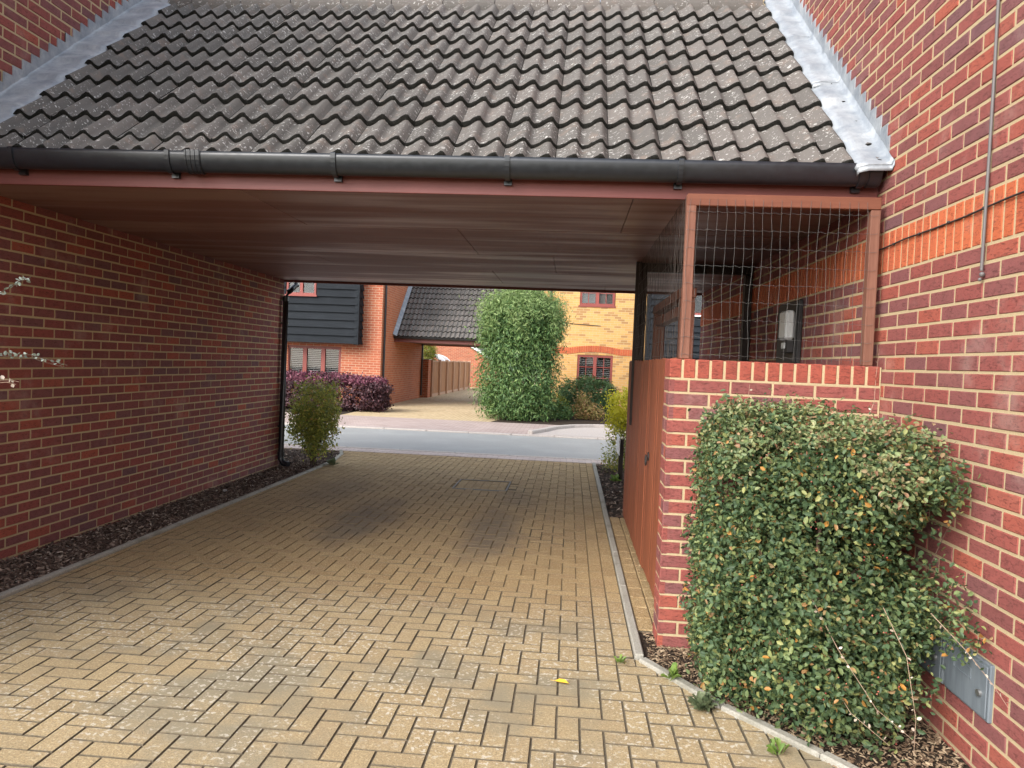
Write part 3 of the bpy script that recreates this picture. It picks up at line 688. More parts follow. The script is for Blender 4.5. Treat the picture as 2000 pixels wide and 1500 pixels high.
# ridge tiles
mb = MB(); prof = [(YRG+.135*math.sin(t), ZRG-.045+.135*math.cos(t)) for t in [math.radians(-105+210*i/14) for i in range(15)]]
inner = [(YRG+.115*math.sin(t), ZRG-.045+.115*math.cos(t)) for t in [math.radians(105-210*i/14) for i in range(15)]]
poly = [(a, b) for a, b in prof]+inner; c0 = Vector((0, YRG, ZRG))
mb.prism([(a-YRG, b-ZRG) for a, b in poly], 'x', -.222, .222); RM = mb.mesh('ridge_tile', MAT['tile'])
x = XL+.23
while x < XR-.1:
    o = bpy.data.objects.new('ridge_tile', RM); link(o, deck, (x, YRG, ZRG+rt.uniform(-.003, .003))); x += .45
# back slope in stepped courses
mb = MB(); L = math.hypot(9.85-YRG, ZRG-2.72); nb = 12
for i in range(nb):
    t0, t1 = i/nb, (i+1)/nb
    y0, z0 = YRG+(9.88-YRG)*t0, ZRG+(2.74-ZRG)*t0; y1, z1 = YRG+(9.88-YRG)*t1, ZRG+(2.74-ZRG)*t1
    mb.prism([(y0, z0), (y1, z1+.035), (y1, z1), (y0, z0-.02)], 'x', XL+.01, XR-.01)
stuff(mb.build('back_tiles', MAT['tile'], cp, (-1.13, 8, 3.5)))
# fascias
B('fascia', MAT['fascia'], cp, XL+.004, XR-.004, 4.272, 4.298, 2.514, 2.70, .003)
B('fascia', MAT['fascia'], cp, XL+.004, XR-.004, 9.76, 9.785, 2.512, 2.74, .003)
# soffit boards
ys = [4.299, 5.55, 6.86, 8.06, 9.27, 9.759]
offs = [-2.07, -.9, -2.6, -.9, -2.0]
for k in range(5):
    xs = [XL+.004]; x = offs[k]
    while x-2.4 > XL+.1: x -= 2.4
    while x < XR-.05: xs.append(x); x += 2.4
    xs.append(XR-.004)
    for a, b in zip(xs[:-1], xs[1:]):
        dz = random.uniform(0, .003)
        B('soffit_board', MAT['soffit'], cp, a+.002, b-.002, ys[k]+.0025, ys[k+1]-.0025, 2.540+dz, 2.5525+dz, .002)
# gutter
gy, gz, ga, gd = 4.205, 2.702, .060, .112
outer = [(gy-ga*math.cos(math.pi*i/16), gz-gd*math.sin(math.pi*i/16)) for i in range(17)]
inn = [(gy+(ga-.004)*math.cos(math.pi*i/16), gz-(gd-.004)*math.sin(math.pi*i/16)) for i in range(17)]
mb = MB(); mb.prism(outer+inn, 'x', XL+.012, XR-.03, sm=False)
gut = mb.build('gutter', MAT['pvc'], cp, (-1.13, gy, gz))
for p in gut.data.polygons: p.use_smooth = len(p.vertices) == 4
def gutter_bracket(x, wd, nm='gutter_bracket', ex=.009, arm=True):
    mb = MB(); e = ex
    o_ = [(gy-(ga+e)*math.cos(math.pi*i/14), gz-(gd+e)*math.sin(math.pi*i/14)) for i in range(15)]
    i_ = [(gy+(ga-.0005)*math.cos(math.pi*i/14), gz-(gd-.0005)*math.sin(math.pi*i/14)) for i in range(15)]
    mb.prism([(gy-ga-.004, gz+.006)]+o_+i_, 'x', x-wd/2, x+wd/2)
    if arm: mb.box(x-wd*.8, x+wd*.8, 4.245, 4.2715, gz-.135, gz-.02)
    mb.build(nm, MAT['pvc'], gut, (x, gy, gz))
for x in (-3.37, -2.40, -1.407, -.404, .562, 1.535): gutter_bracket(x, .028)
gutter_bracket(-2.246, .095, 'gutter_union', .006, False)
for dx in (-.04, -.013, .013, .04): gutter_bracket(-2.246+dx, .008, 'union_rib', .010, False)
gutter_bracket(1.60, .055, 'stop_end', .006, False)
# lead flashings: apron lapped over the tiles + stepped upstand on the wall, in lapped sheets
def flashing(root, side, xw, xin, s0, s1, tipoff, zbed, first):
    sg = 1 if side == 'R' else -1
    n = 24; mb = MB(); rows_ = []
    for i in range(n+1):
        s = s0+(s1-s0)*i/n; ph = ((s-.21) % .30)/.30; bump = .034*(1-ph)**1.5
        prof = [(xin-sg*.008, .030+bump), (xin, .052+bump), (xin+sg*.05, .072+bump*.8), (xw-sg*.035, .080+bump*.4), (xw-sg*.007, .094), (xw-sg*.005, .125)]
        rows_.append([O0+UX*(x+rt.uniform(-.002, .002))+DS*s+DN*(nn+rt.uniform(-.0025, .0025)) for x, nn in prof])
    k = len(rows_[0]); vs = [p for r in rows_ for p in r]
    fs = [(i*k+j, i*k+j+1, (i+1)*k+j+1, (i+1)*k+j) for i in range(n) for j in range(k-1)]
    mb.add(vs, fs, 0, True)
    # front end turned down
    e = rows_[0]; mb.add([p for p in e]+[p-UZ*.03-UY*.004 for p in e], [(j, j+1, k+j+1, k+j) for j in range(k-1)], 0, True)
    ya, yb = (O0+DS*s0).y, (O0+DS*s1).y
    fold = lambda y: roof_z(y)+.094/CA
    kk = math.ceil((fold(ya)+.02-zbed)/.075)-1
    while True:
        zt = zbed+kk*.075; yk = 4.2+(zt-tipoff-PZ0-.094/CA)/SLOPE; y2 = yk+.075/SLOPE
        if yk > yb: break
        a, b = max(ya, yk), min(yb, y2)
        if b-a > .005:
            xx = xw-sg*(.006+rt.uniform(0, .003)); x2 = xw-sg*(.004+rt.uniform(0, .006))
            mb.add([(xx, a, fold(a)-.01), (xx, b, fold(b)-.01), (x2, b, zt), (x2, a, zt+rt.uniform(-.004, .004))], [(0, 1, 2, 3)])
            mb.add([(xx+sg*.008, a, fold(a)), (x2+sg*.008, a, zt), (x2, a, zt), (xx, a, fold(a))], [(0, 1, 2, 3)])
        kk += 1
    o = mb.build('flashing_sheet', MAT['lead'], root, O0+UX*xw+DS*s0, fix=False)
    md = o.modifiers.new('thick', 'SOLIDIFY'); md.thickness = .004; md.offset = 1
for s0, s1 in ((-.05, 1.14), (1.12, 2.02), (2.00, 3.0)): flashing(hr, 'R', XR, 1.500, s0, s1, .165, ZR, s0 < 0)
for s0, s1 in ((-.05, .62), (.60, 1.55), (1.53, 2.25), (2.23, 3.0)): flashing(hl, 'L', XL, -3.655, s0, s1, .125, ZB, s0 < 0)
# downpipe at the far end of the left flank
dp = thing('downpipe', 'black plastic downpipe with swan neck and shoe beside the olive shrub', 'downpipe', (-3.82, 9.84, 0))
mb = MB(); mb.tube([(-3.80, 9.86, 2.63), (-3.80, 9.85, 2.48), (-3.855, 9.74, 2.38), (-3.88, 9.70, 2.30), (-3.88, 9.70, .16)], .037, 14); mb.build('pipe', MAT['pvc'], dp, (-3.84, 9.85, 1.2))
mb = MB(); mb.tube([(-3.88, 9.70, .20), (-3.88, 9.70, .10), (-3.835, 9.68, .05), (-3.755, 9.66, .035)], .043, 14); mb.build('shoe', MAT['pvc'], dp, (-3.84, 9.85, .1))
for z in (2.28, .17): 
    mb = MB(); mb.tube([(-3.88, 9.70, z-.03), (-3.88, 9.70, z+.03)], .045, 14); mb.build('collar', MAT['pvc'], dp, (-3.845, 9.85, z))
for z in (1.95, .55): B('pipe_clip', MAT['pvc'], dp, -3.933, -3.838, 9.685, 9.715, z-.012, z+.012)
B('back_gutter', MAT['pvc'], cp, XL+.02, XR-.02, 9.80, 9.90, 2.62, 2.73, .03)

# ================================================================== LOW WALL, GATE, SCREEN
lw = thing('low_brick_wall', 'low red brick wall with brick-on-edge coping beside the boarded gate', 'wall', (1.1, 4.2, 0))
mb = MB(); mb.box(.5485, XR-.001, 4.103, 4.315, -.1, 1.490); lwm = mb.build('wall', mortar, lw, (1.1, 4.2, 0))
front, side = [], []
for k in range(20):
    a, b = ZR-.015+k*.075+.005, ZR-.015+k*.075+.070
    if k % 2: fs_ = [(.545, .545+.1025)]; st = .545+.1125
    else: fs_ = [(.545, .545+.215)]; st = .545+.225
    x = st
    while x < XR-.02: fs_.append((x, min(x+.215, XR-.004))); x += .225
    for c, d in fs_: front.append((Vector(((c+d)/2, 4.100, (a+b)/2)), d-c, b-a, brick))
    if k % 2: side.append((Vector((.545, 4.2075, (a+b)/2)), .215, b-a, brick))
    else: side += [(Vector((.545, 4.1513, (a+b)/2)), .1025, b-a, brick), (Vector((.545, 4.2638, (a+b)/2)), .1025, b-a, brick)]
lay(lwm, front, AX_F, 'brick', d=.03); lay(lwm, side, AX_R, 'brick', d=.03)
B('coping_bed', mortar, lw, .549, XR-.002, 4.102, 4.315, 1.4905, 1.6005)
for k in range(15):
    x = .546+k*.0752
    B('coping_brick', MAT['brick_coping'], lw, x, min(x+.0635, XR-.003), 4.099, 4.318, 1.500, 1.6045+random.uniform(-.001, .001), .004)
# gate and fence of vertical boards
gt = thing('wooden_gate', 'red-brown boarded gate with ring latch closing against the low brick wall', 'gate', (.6, 4.95, 0))
def boards(root, y0, y1, z0, z1, seed, wdt=.098):
    rr = random.Random(seed); y = y0
    while y < y1-.03:
        e = min(y+wdt, y1); B('board', MAT['gate'], root, .600+rr.uniform(-.002, .002), .618, y+.0015, e-.0015, z0+rr.uniform(0, .012), z1+rr.uniform(-.006, .004), .003); y = e
boards(gt, 4.335, 5.555, .055, 1.612, 1)
for z in (.25, 1.40): B('ledge', MAT['gate'], gt, .619, .645, 4.35, 5.54, z, z+.10, .003)
mb = MB(); mb.tube([(.598, 5.42, .90), (.590, 5.42, .90)], .032, 14); mb.build('latch_plate', MAT['iron'], gt, (.596, 5.42, .9))
ring = [(.578, 5.42+.030*math.sin(t), .872+.036*math.cos(t)) for t in [2*math.pi*i/16 for i in range(17)]]
mb = MB(); mb.tube(ring, .006, 6, caps=False); mb.build('latch_ring', MAT['iron'], gt, (.585, 5.42, .88))
fn = thing('board_fence', 'red-brown close boarded fence continuing beyond the gate to a dark post', 'fence', (.6, 6.6, 0))
boards(fn, 5.570, 7.64, .02, 1.608, 2)
for z in (.25, 1.38): B('rail', MAT['gate'], fn, .619, .655, 5.60, 7.62, z, z+.08, .003)
B('fence_post', MAT['gate'], fn, .622, .70, 5.555, 5.63, 0, 1.58, .004); B('fence_post', MAT['gate'], fn, .622, .70, 7.57, 7.645, 0, 1.58, .004)
# wire screen on timber frame
sc = thing('wire_screen', 'galvanised wire mesh on a brown timber frame above the low brick wall', 'wire screen', (1.1, 4.14, 1.6))
B('post', MAT['post'], sc, .600, .652, 4.118, 4.170, 1.606, 2.512, .004)
B('post', MAT['post'], sc, 1.578, 1.630, 4.118, 4.170, 1.606, 2.445, .004)
B('rail', MAT['rail'], sc, .600, 1.630, 4.116, 4.172, 2.447, 2.5125, .004)
rw = random.Random(21)
wire_r = .00085
def wobble_line(a, b, n, amp, rr):
    a, b = Vector(a), Vector(b); return [a.lerp(b, i/n)+Vector((rr.uniform(-amp, amp), rr.uniform(-amp, amp), rr.uniform(-amp, amp)))*(0 if i in (0, n) else 1) for i in range(n+1)]
x = .612; i = 0
while x < 1.60:
    mb = MB(); pts = []
    for k in range(10): pts.append((x+rw.uniform(-.0035, .0035)+.005*math.sin(k*.9+x*9), 4.112+rw.uniform(-.002, .002), 1.615+k*.0965))
    mb.tube(pts, wire_r, 4, sm=True); mb.build('vertical_wire', MAT['wire'], sc, (x, 4.112, 1.6), fix=False); x += .0497
for k in range(9):
    z = 1.631+k*.0977; mb = MB(); pts = [(.598+j*.0248, 4.1105+(.0025 if j % 2 else 0), z+(.0035 if j % 2 else -.002)+rw.uniform(-.0015, .0015)) for j in range(42)]
    mb.tube(pts, wire_r, 4); mb.build('horizontal_wire', MAT['wire'], sc, (1.1, 4.112, z), fix=False)
ss = thing('wire_screen', 'fine wire mesh stretched above the boarded gate and fence', 'wire screen', (.6, 5.5, 1.6))
mb = MB(); y = 4.17
while y < 7.0:
    mb.tube([(.604+rw.uniform(-.006, .006), y, 1.61+.09*k) for k in range(11)], .0012, 3, caps=False); y += .05
for k in range(10): mb.tube([(.604+rw.uniform(-.006, .006), 4.15+j*.19, 1.63+k*.0977) for j in range(16)], .0012, 3, caps=False)
stuff(mb.build('wire_mesh', MAT['dark_wire'], ss, (.6, 5.5, 1.6), fix=False))
B('post', MAT['dark_post'], ss, .578, .632, 6.995, 7.05, 1.0, 2.538, .004)
bf = thing('dark_timber_frame', 'frame of posts and beam, coloured dark as shade, closing the rear of the mesh store', 'timber frame', (1.1, 7.1, 0))
B('post', MAT['dark_post'], bf, .634, .69, 7.06, 7.12, 0, 2.538, .004); B('post', MAT['dark_post'], bf, 1.60, 1.668, 7.06, 7.15, 0, 2.45, .004)
B('beam', MAT['dark_post'], bf, .691, 1.668, 7.06, 7.12, 2.455, 2.537, .004)
df = thing('timber_door_frame', 'plain brown timber door frame standing open inside the mesh store', 'door frame', (.8, 6.1, 0))
B('upright', MAT['rail'], df, .745, .845, 6.82, 6.90, 0, 2.045, .004); B('upright', MAT['rail'], df, .745, .845, 5.20, 5.28, 0, 2.045, .004)
B('head_rail', MAT['rail'], df, .740, .850, 5.19, 6.91, 2.046, 2.115, .004); B('brace_rail', MAT['rail'], df, .755, .835, 5.282, 6.818, 1.93, 2.00, .004)
kb = thing('tall_cabinet', 'tall black cabinet against the brick wall inside the mesh store', 'cabinet', (1.65, 5.75, 0))
B('body', MAT['iron'], kb, 1.636, XR-.004, 5.50, 6.00, 0, 2.09, .006); B('door', MAT['iron'], kb, 1.624, 1.635, 5.51, 5.99, .05, 2.07, .004)
lp = thing('wall_lantern', 'small pale opal lantern on a black base mounted on the tall black cabinet', 'lantern', (1.6, 5.6, 1.7))
B('base', MAT['iron'], lp, 1.575, 1.623, 5.53, 5.69, 1.70, 1.795, .006); B('cover', MAT['opal'], lp, 1.553, 1.623, 5.52, 5.70, 1.796, 2.01, .016); B('sensor', MAT['opal'], lp, 1.563, 1.5745, 5.57, 5.65, 1.73, 1.775, .004)
sg_ = thing('post_sign', 'small white board on a short black post at the end of the fence', 'sign', (.73, 10.05, 0))
B('post', MAT['dark_post'], sg_, .705, .765, 10.02, 10.08, 0, .56, .004); B('board', MAT['white'], sg_, .690, .704, 9.85, 10.35, .36, .60, .003)

# ================================================================== HOUSES ACROSS THE ROAD
def body(root, name, x0, x1, y0, y1, z1, mf, ms, z0=-.1):
    mb = MB(); v = [(x0,y0,z0),(x1,y0,z0),(x1,y1,z0),(x0,y1,z0),(x0,y0,z1),(x1,y0,z1),(x1,y1,z1),(x0,y1,z1)]
    mb.add(v, [(0,1,5,4),(2,3,7,6),(4,5,6,7)], 0); mb.add(v, [(1,2,6,5),(3,0,4,7)], 1)
    return mb.build(name, [mf, ms], root, ((x0+x1)/2, (y0+y1)/2, 0), fix=False)
def weatherboards(root, x0, x1, y, z0, z1, pitch=.235, holes=(), side=None):
    z = z0
    while z < z1-.05:
        t = min(z1, z+pitch+.03); spans = [(x0, x1)]
        for h in holes:
            if z+pitch*.5 > h[2] and z+pitch*.5 < h[3]:
                spans = [q for a, b in spans for q in ((a, min(b, h[0])), (max(a, h[1]), b)) if q[1]-q[0] > .03]
        for a, b in spans:
            mb = MB(); mb.prism([(y-.075, z), (y-.045, z), (y-.002, t), (y-.020, t)], 'x', a, b); mb.build('weatherboard', MAT['weatherboard'], root, ((a+b)/2, y, z))
        if side:
            xs, ya, yb = side; mb = MB(); mb.prism([(xs+.075, z), (xs+.045, z), (xs+.002, t), (xs+.020, t)], 'y', ya, yb); mb.build('weatherboard', MAT['weatherboard'], root, (xs, ya, z))
        z += pitch
def window(root, x0, x1, z0, z1, y, lights=2, bars=(), blind=None, fw=.06, mat=None, sill=None, curtain=None, rail=None):
    """casement window standing in plane y (front), looking -Y"""
    mat = mat or MAT['frame_red']; at = ((x0+x1)/2, y, z0)
    mb = MB(); mb.box(x0, x1, y-.03, y+.05, z1-fw, z1); mb.box(x0, x1, y-.03, y+.05, z0, z0+fw); mb.box(x0, x0+fw, y-.03, y+.05, z0+fw, z1-fw); mb.box(x1-fw, x1, y-.03, y+.05, z0+fw, z1-fw)
    for i in range(1, lights):
        x = x0+(x1-x0)*i/lights; mb.box(x-fw*.75, x+fw*.75, y-.028, y+.048, z0+fw, z1-fw)
    wf = mb.build('window', mat, root, at)
    for i in range(lights):
        a = x0+(x1-x0)*i/lights+fw*.8; b = x0+(x1-x0)*(i+1)/lights-fw*.8
        mb = MB(); mb.box(a-.01, b+.01, y+.012, y+.018, z0+fw, z1-fw); mb.build('pane', MAT['glass_clear'], wf, ((a+b)/2, y, z0))
        if bars:
            mb = MB()
            for t in bars: mb.box(a, b, y-.004, y+.0115, z0+(z1-z0)*t-.012, z0+(z1-z0)*t+.012)
            mb.box((a+b)/2-.012, (a+b)/2+.012, y-.0045, y+.011, z0+fw, z1-fw)
            mb.build('glazing_bar', MAT['white'] if rail else mat, wf, ((a+b)/2, y, z0))
    mb = MB(); mb.box(x0+.02, x1-.02, y+.30, y+.32, z0+.02, z1-.02); mb.build('room', MAT['room'], wf, at)
    if blind:
        mb = MB(); z = z0+fw+.02
        while z < z1-fw:
            mb.add([(x0+fw, y+.06, z), (x1-fw, y+.06, z), (x1-fw, y+.085, z+.018), (x0+fw, y+.085, z+.018)], [(0, 1, 2, 3)]); z += blind
        stuff(mb.build('blind', MAT['blind'], wf, at, fix=False))
    if curtain:
        mb = MB()
        for a, b in curtain:
            n = 8; vs = []
            for i in range(n+1):
                x = a+(b-a)*i/n; yy = y+.08+.02*math.sin(i*2.2); vs += [(x, yy, z0+.03), (x, yy, z1-.03)]
            mb.add(vs, [(2*i, 2*i+2, 2*i+3, 2*i+1) for i in range(n)], 0, True)
        mb.build('curtain', MAT['white'], wf, at, fix=False)
    if sill:
        mb = MB(); mb.box(x0-.04, x1+.04, y-.07, y+.05, z0-.05, z0-.002); mb.build('sill', sill, wf, at)
    return wf
k = NT('clear_glass'); gl = k.n('ShaderNodeBsdfGlossy'); gl.inputs['Roughness'].default_value = .03; tp = k.n('ShaderNodeBsdfTransparent'); mx = k.n('ShaderNodeMixShader')
fr = k.n('ShaderNodeFresnel'); fr.inputs[0].default_value = 1.5; k.L(k.math('MULTIPLY', fr.outputs[0], .8), mx.inputs[0]); k.L(tp.outputs[0], mx.inputs[1]); k.L(gl.outputs[0], mx.inputs[2]); k.L(mx.outputs[0], k.out.inputs[0]); MAT['glass_clear'] = k.m

# weatherboarded red house
ha = thing('weatherboarded_house', 'red brick house with black weatherboarded upper storey behind the purple hedge', 'house', (-9, 25, 0))
LW = (-8.80, -7.10, .45, 1.80)
mb = MB(); XF = -5.85
body(ha, 'wall', -16, LW[0], 22.30, 29, 6.0, MAT['far_red_y'], MAT['far_red_x'])
body(ha, 'wall', LW[1], XF, 22.301, 28.55, 6.0, MAT['far_red_y'], MAT['far_red_x'])
body(ha, 'wall', LW[0], LW[1], 22.302, 28.5, LW[2], MAT['far_red_y'], MAT['far_red_x'])
body(ha, 'wall', LW[0], LW[1], 22.303, 28.5, 6.0, MAT['far_red_y'], MAT['far_red_x'], LW[3])
window(ha, LW[0]-.05, LW[1], LW[2], LW[3], 22.36, 3, (), .058, .085)
JX = -6.45
jb = body(ha, 'jetty', -16, JX-.05, 21.90, 22.295, 5.6, MAT['weatherboard'], MAT['weatherboard'], 1.93)
weatherboards(ha, -12, JX-.05, 21.90, 1.90, 5.5, holes=[(-8.75, -7.78, 3.30, 4.65)], side=(JX-.05, 21.95, 22.29))
B('corner_board', MAT['weatherboard'], ha, JX-.13, JX+.005, 21.84, 21.96, 1.88, 5.5, .005)
window(ha, -8.72, -7.80, 3.34, 4.60, 21.87, 2, (), None, .06, curtain=[(-8.62, -8.40), (-8.06, -7.88)], sill=MAT['frame_red'])
mb = MB(); mb.prism([(21.4, 5.55), (21.4, 5.65), (25.5, 8.6), (29.5, 5.65), (29.5, 5.55)], 'x', -16.3, XF+.15); mb.build('roof', MAT['tile'], ha, (-10, 25, 6))
mb = MB(); mb.tube([(XF+.05, 22.50, .2), (XF+.05, 22.50, 5.6)], .034, 10); mb.build('downpipe', MAT['pvc'], ha, (XF, 22.5, 2))
mb = MB(); mb.tube([(XF+.05, 28.42, .1), (XF+.05, 28.42, 2.1)], .036, 10); mb.build('downpipe', MAT['pvc'], ha, (XF, 28.4, 1))

# buff brick house
hb = thing('buff_brick_house', 'yellow brick house with red arched window band behind the round dark shrub', 'house', (1, 27, 0))
W1 = (.21, 1.36, .72, 1.88); W2 = (.21, 1.34, 3.48, 4.62); HX0, HX1 = -.97, 2.36
for x0, x1, z0, z1, dy in ((HX0, W1[0], -.1, 6.0, 0), (W1[1], HX1, -.1, 6.0, .001), (W1[0], W1[1], -.1, W1[2], .002), (W1[0], W1[1], W1[3], W2[2], .003), (W1[0], W1[1], W2[3], 6.0, .004)):
    body(hb, 'wall', x0, x1, 24.0+dy, 31, z1, MAT['far_buff'], MAT['far_buff_x'], z0)
window(hb, W1[0], W1[1], W1[2], W1[3], 24.05, 2, (.36, .66), .060, .075)
window(hb, W2[0], W2[1], W2[2], W2[3], 24.05, 2, (.36, .66), .036, .075, sill=MAT['frame_red'])
mb = MB(); n = 0; x = HX0+.01                         # red soldier band that arches over the window
while x < HX1-.07:
    t = (x+.032-(W1[0]+W1[1])/2)/.80; z0 = 1.895+(.085*(1-t*t) if abs(t) < 1 else 0)
    mb.box(x, x+.064, 23.985, 24.02, z0, z0+.205); x += .075
stuff(mb.build('soldier_band', MAT['brick_orange'], hb, (1, 24, 2)))
mb = MB(); mb.tube([(-.73, 23.94, .1), (-.73, 23.94, 5.9)], .034, 10); mb.build('downpipe', MAT['pvc'], hb, (-.73, 23.94, 2))
mb = MB(); mb.tube([(-.10, 23.985, 2.875), (.92, 23.985, 2.83)], .010, 6); mb.build('wall_cable', MAT['cable'], hb, (.4, 23.98, 2.8))
mb = MB(); mb.prism([(23.4, 5.95), (23.4, 6.05), (27.5, 9.0), (31.5, 6.05), (31.5, 5.95)], 'x', HX0-.2, 6.2); mb.build('roof', MAT['tile'], hb, (1, 27, 6))
# black boarded bay next to it
hc = thing('boarded_house', 'house front clad in black weatherboard adjoining the yellow brick house', 'house', (4.2, 27, 0))
body(hc, 'wall', HX1+.003, 7.0, 23.35, 30, 5.9, MAT['weatherboard'], MAT['weatherboard'])
weatherboards(hc, HX1+.06, 6.5, 23.35, .5, 5.8, .20, holes=[(3.62, 4.75, 3.2, 4.5)])
B('corner_board', MAT['weatherboard'], hc, HX1-.03, HX1+.07, 23.29, 23.40, .3, 5.8, .005)
window(hc, 3.65, 4.72, 3.24, 4.45, 23.31, 2, (), .04, .07, sill=MAT['white'])

# far carport between the two houses
fc = thing('carport', 'carport with grey tiled roof between the red and yellow houses across the road', 'carport', (-3.4, 26, 0))
OF = Vector((0, 23.85, 2.23)); FZ = 2.12
mb = MB(); mb.prism([(23.98, FZ), (23.98, 2.27), (23.85+3.3*CA, 2.23+3.3*SA), (28.5, 2.30), (28.5, FZ)], 'x', XF+.003, HX0-.003)
fdeck = mb.build('roof', MAT['dark_post'], fc, (-3.4, 26, 2.2))
for r in range(10):
    for j in range(16):
        x0 = XF+.10+.30*j
        if x0+.3 > HX0-.02: continue
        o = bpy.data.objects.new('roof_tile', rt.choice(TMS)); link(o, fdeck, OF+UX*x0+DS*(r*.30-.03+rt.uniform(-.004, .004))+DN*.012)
        o.rotation_euler = (rt.uniform(-.006, .006), rt.uniform(-.005, .005), rt.uniform(-.005, .005))
mb = MB(); mb.add([OF+UX*(XF+.01)-DS*.06+DN*.16, OF+UX*(XF+.13)-DS*.06+DN*.08, OF+UX*(XF+.13)+DS*3.1+DN*.08, OF+UX*(XF+.01)+DS*3.1+DN*.16], [(0, 1, 2, 3)])
o = mb.build('flashing', MAT['lead'], fc, OF+UX*XF); md = o.modifiers.new('thick', 'SOLIDIFY'); md.thickness = .01
mb = MB(); fo = [(23.86-.055*math.cos(math.pi*i/10), 2.262-.095*math.sin(math.pi*i/10)) for i in range(11)]; mb.prism(fo, 'x', XF+.02, HX0-.02); mb.build('gutter', MAT['pvc'], fc, (-3.4, 23.86, 2.25))
B('fascia', MAT['fascia'], fc, XF+.004, HX0-.004, 23.95, 23.979, 2.06, 2.26, .003); B('fascia', MAT['fascia'], fc, XF+.004, HX0-.004, 28.501, 28.53, 2.06, 2.30, .003)
B('soffit', MAT['soffit'], fc, XF+.004, HX0-.004, 23.98, 28.5, 2.105, 2.119)
# fence running away beyond it
bp = thing('brick_pier', 'short brick pier where the far panel fence begins', 'brick pier', (-5.72, 28.9, 0))
body(bp, 'pier', -5.86, -5.58, 28.62, 29.16, 1.49, MAT['far_red_y'], MAT['far_red_x']); B('cap', MAT['kerb'], bp, -5.88, -5.56, 28.60, 29.18, 1.491, 1.53, .01)
ff = thing('panel_fence', 'brown panel fence with pale posts running away beyond the far carport', 'fence', (-5.55, 35, 0))
for i in range(7):
    y0 = 29.25+i*1.72; x = -5.60+i*.018
    B('fence_post', MAT['fence_pale'], ff, x-.05, x+.085, y0-.06, y0+.06, 0, 1.52, .008)
    if i < 6:
        for q in range(11):
            ya = y0+.06+q*.1455; B('board', MAT['fence'], ff, x-.012+(.008 if q % 2 else 0), x+.012+(.008 if q % 2 else 0), ya+.002, ya+.1435, .12, 1.42)
        B('rail', MAT['fence_pale'], ff, x-.03, x+.045, y0+.056, y0+1.664, 1.421, 1.475, .005); B('gravel_board', MAT['fence_pale'], ff, x-.03, x+.040, y0+.056, y0+1.664, 0, .118, .005)
gh = thing('gabled_outbuilding', 'red brick gable with white bargeboard beyond the far panel fence', 'outbuilding', (-7.5, 44, 0))
mb = MB(); mb.prism([(-11.6, -.1), (-4.3, -.1), (-4.3, 1.42), (-8.0, 3.56), (-11.6, 1.42)], 'y', 42.0, 48.0); mb.build('wall', MAT['far_red_y'], gh, (-7.5, 44, 0))
for s_ in (-1, 1):
    xe = -4.0 if s_ > 0 else -12.0; mb = MB(); mb.prism([(-8.0, 3.60), (xe, 1.29), (xe, 1.46), (-8.0, 3.77)], 'y', 41.86, 42.0); mb.build('bargeboard', MAT['white'], gh, (-8, 42, 3))
    mb = MB(); mb.prism([(-8.0, 3.62), (xe, 1.31), (xe, 1.41), (-8.0, 3.72)], 'y', 42.01, 48.2); mb.build('roof', MAT['tile'], gh, (-8, 45, 3))
pg = thing('curved_roof_shelter', 'pale curved translucent shelter roof showing above the far fence', 'shelter', (-6.9, 37, 0))
mb = MB(); arc = [(-7.15+.85*math.cos(math.pi*i/14), 1.05+.72*math.sin(math.pi*i/14)) for i in range(15)]; arc2 = [(-7.15+.82*math.cos(math.pi*(14-i)/14), 1.05+.69*math.sin(math.pi*(14-i)/14)) for i in range(15)]
mb.prism(arc+arc2, 'y', 36.0, 39.0); mb.build('curved_roof', MAT['poly'], pg, (-7.1, 37, 1))
for y in (36.0, 37.5, 39.0):
    mb = MB(); mb.tube([(-7.15+.86*math.cos(math.pi*i/14), y, 1.05+.73*math.sin(math.pi*i/14)) for i in range(15)], .02, 6); mb.build('hoop', MAT['white'], pg, (-7.1, y, 1))
B('side_panel', MAT['poly'], pg, -8.0, -7.97, 36, 39, 0, 1.05); B('side_panel', MAT['poly'], pg, -6.33, -6.30, 36, 39, 0, 1.05)

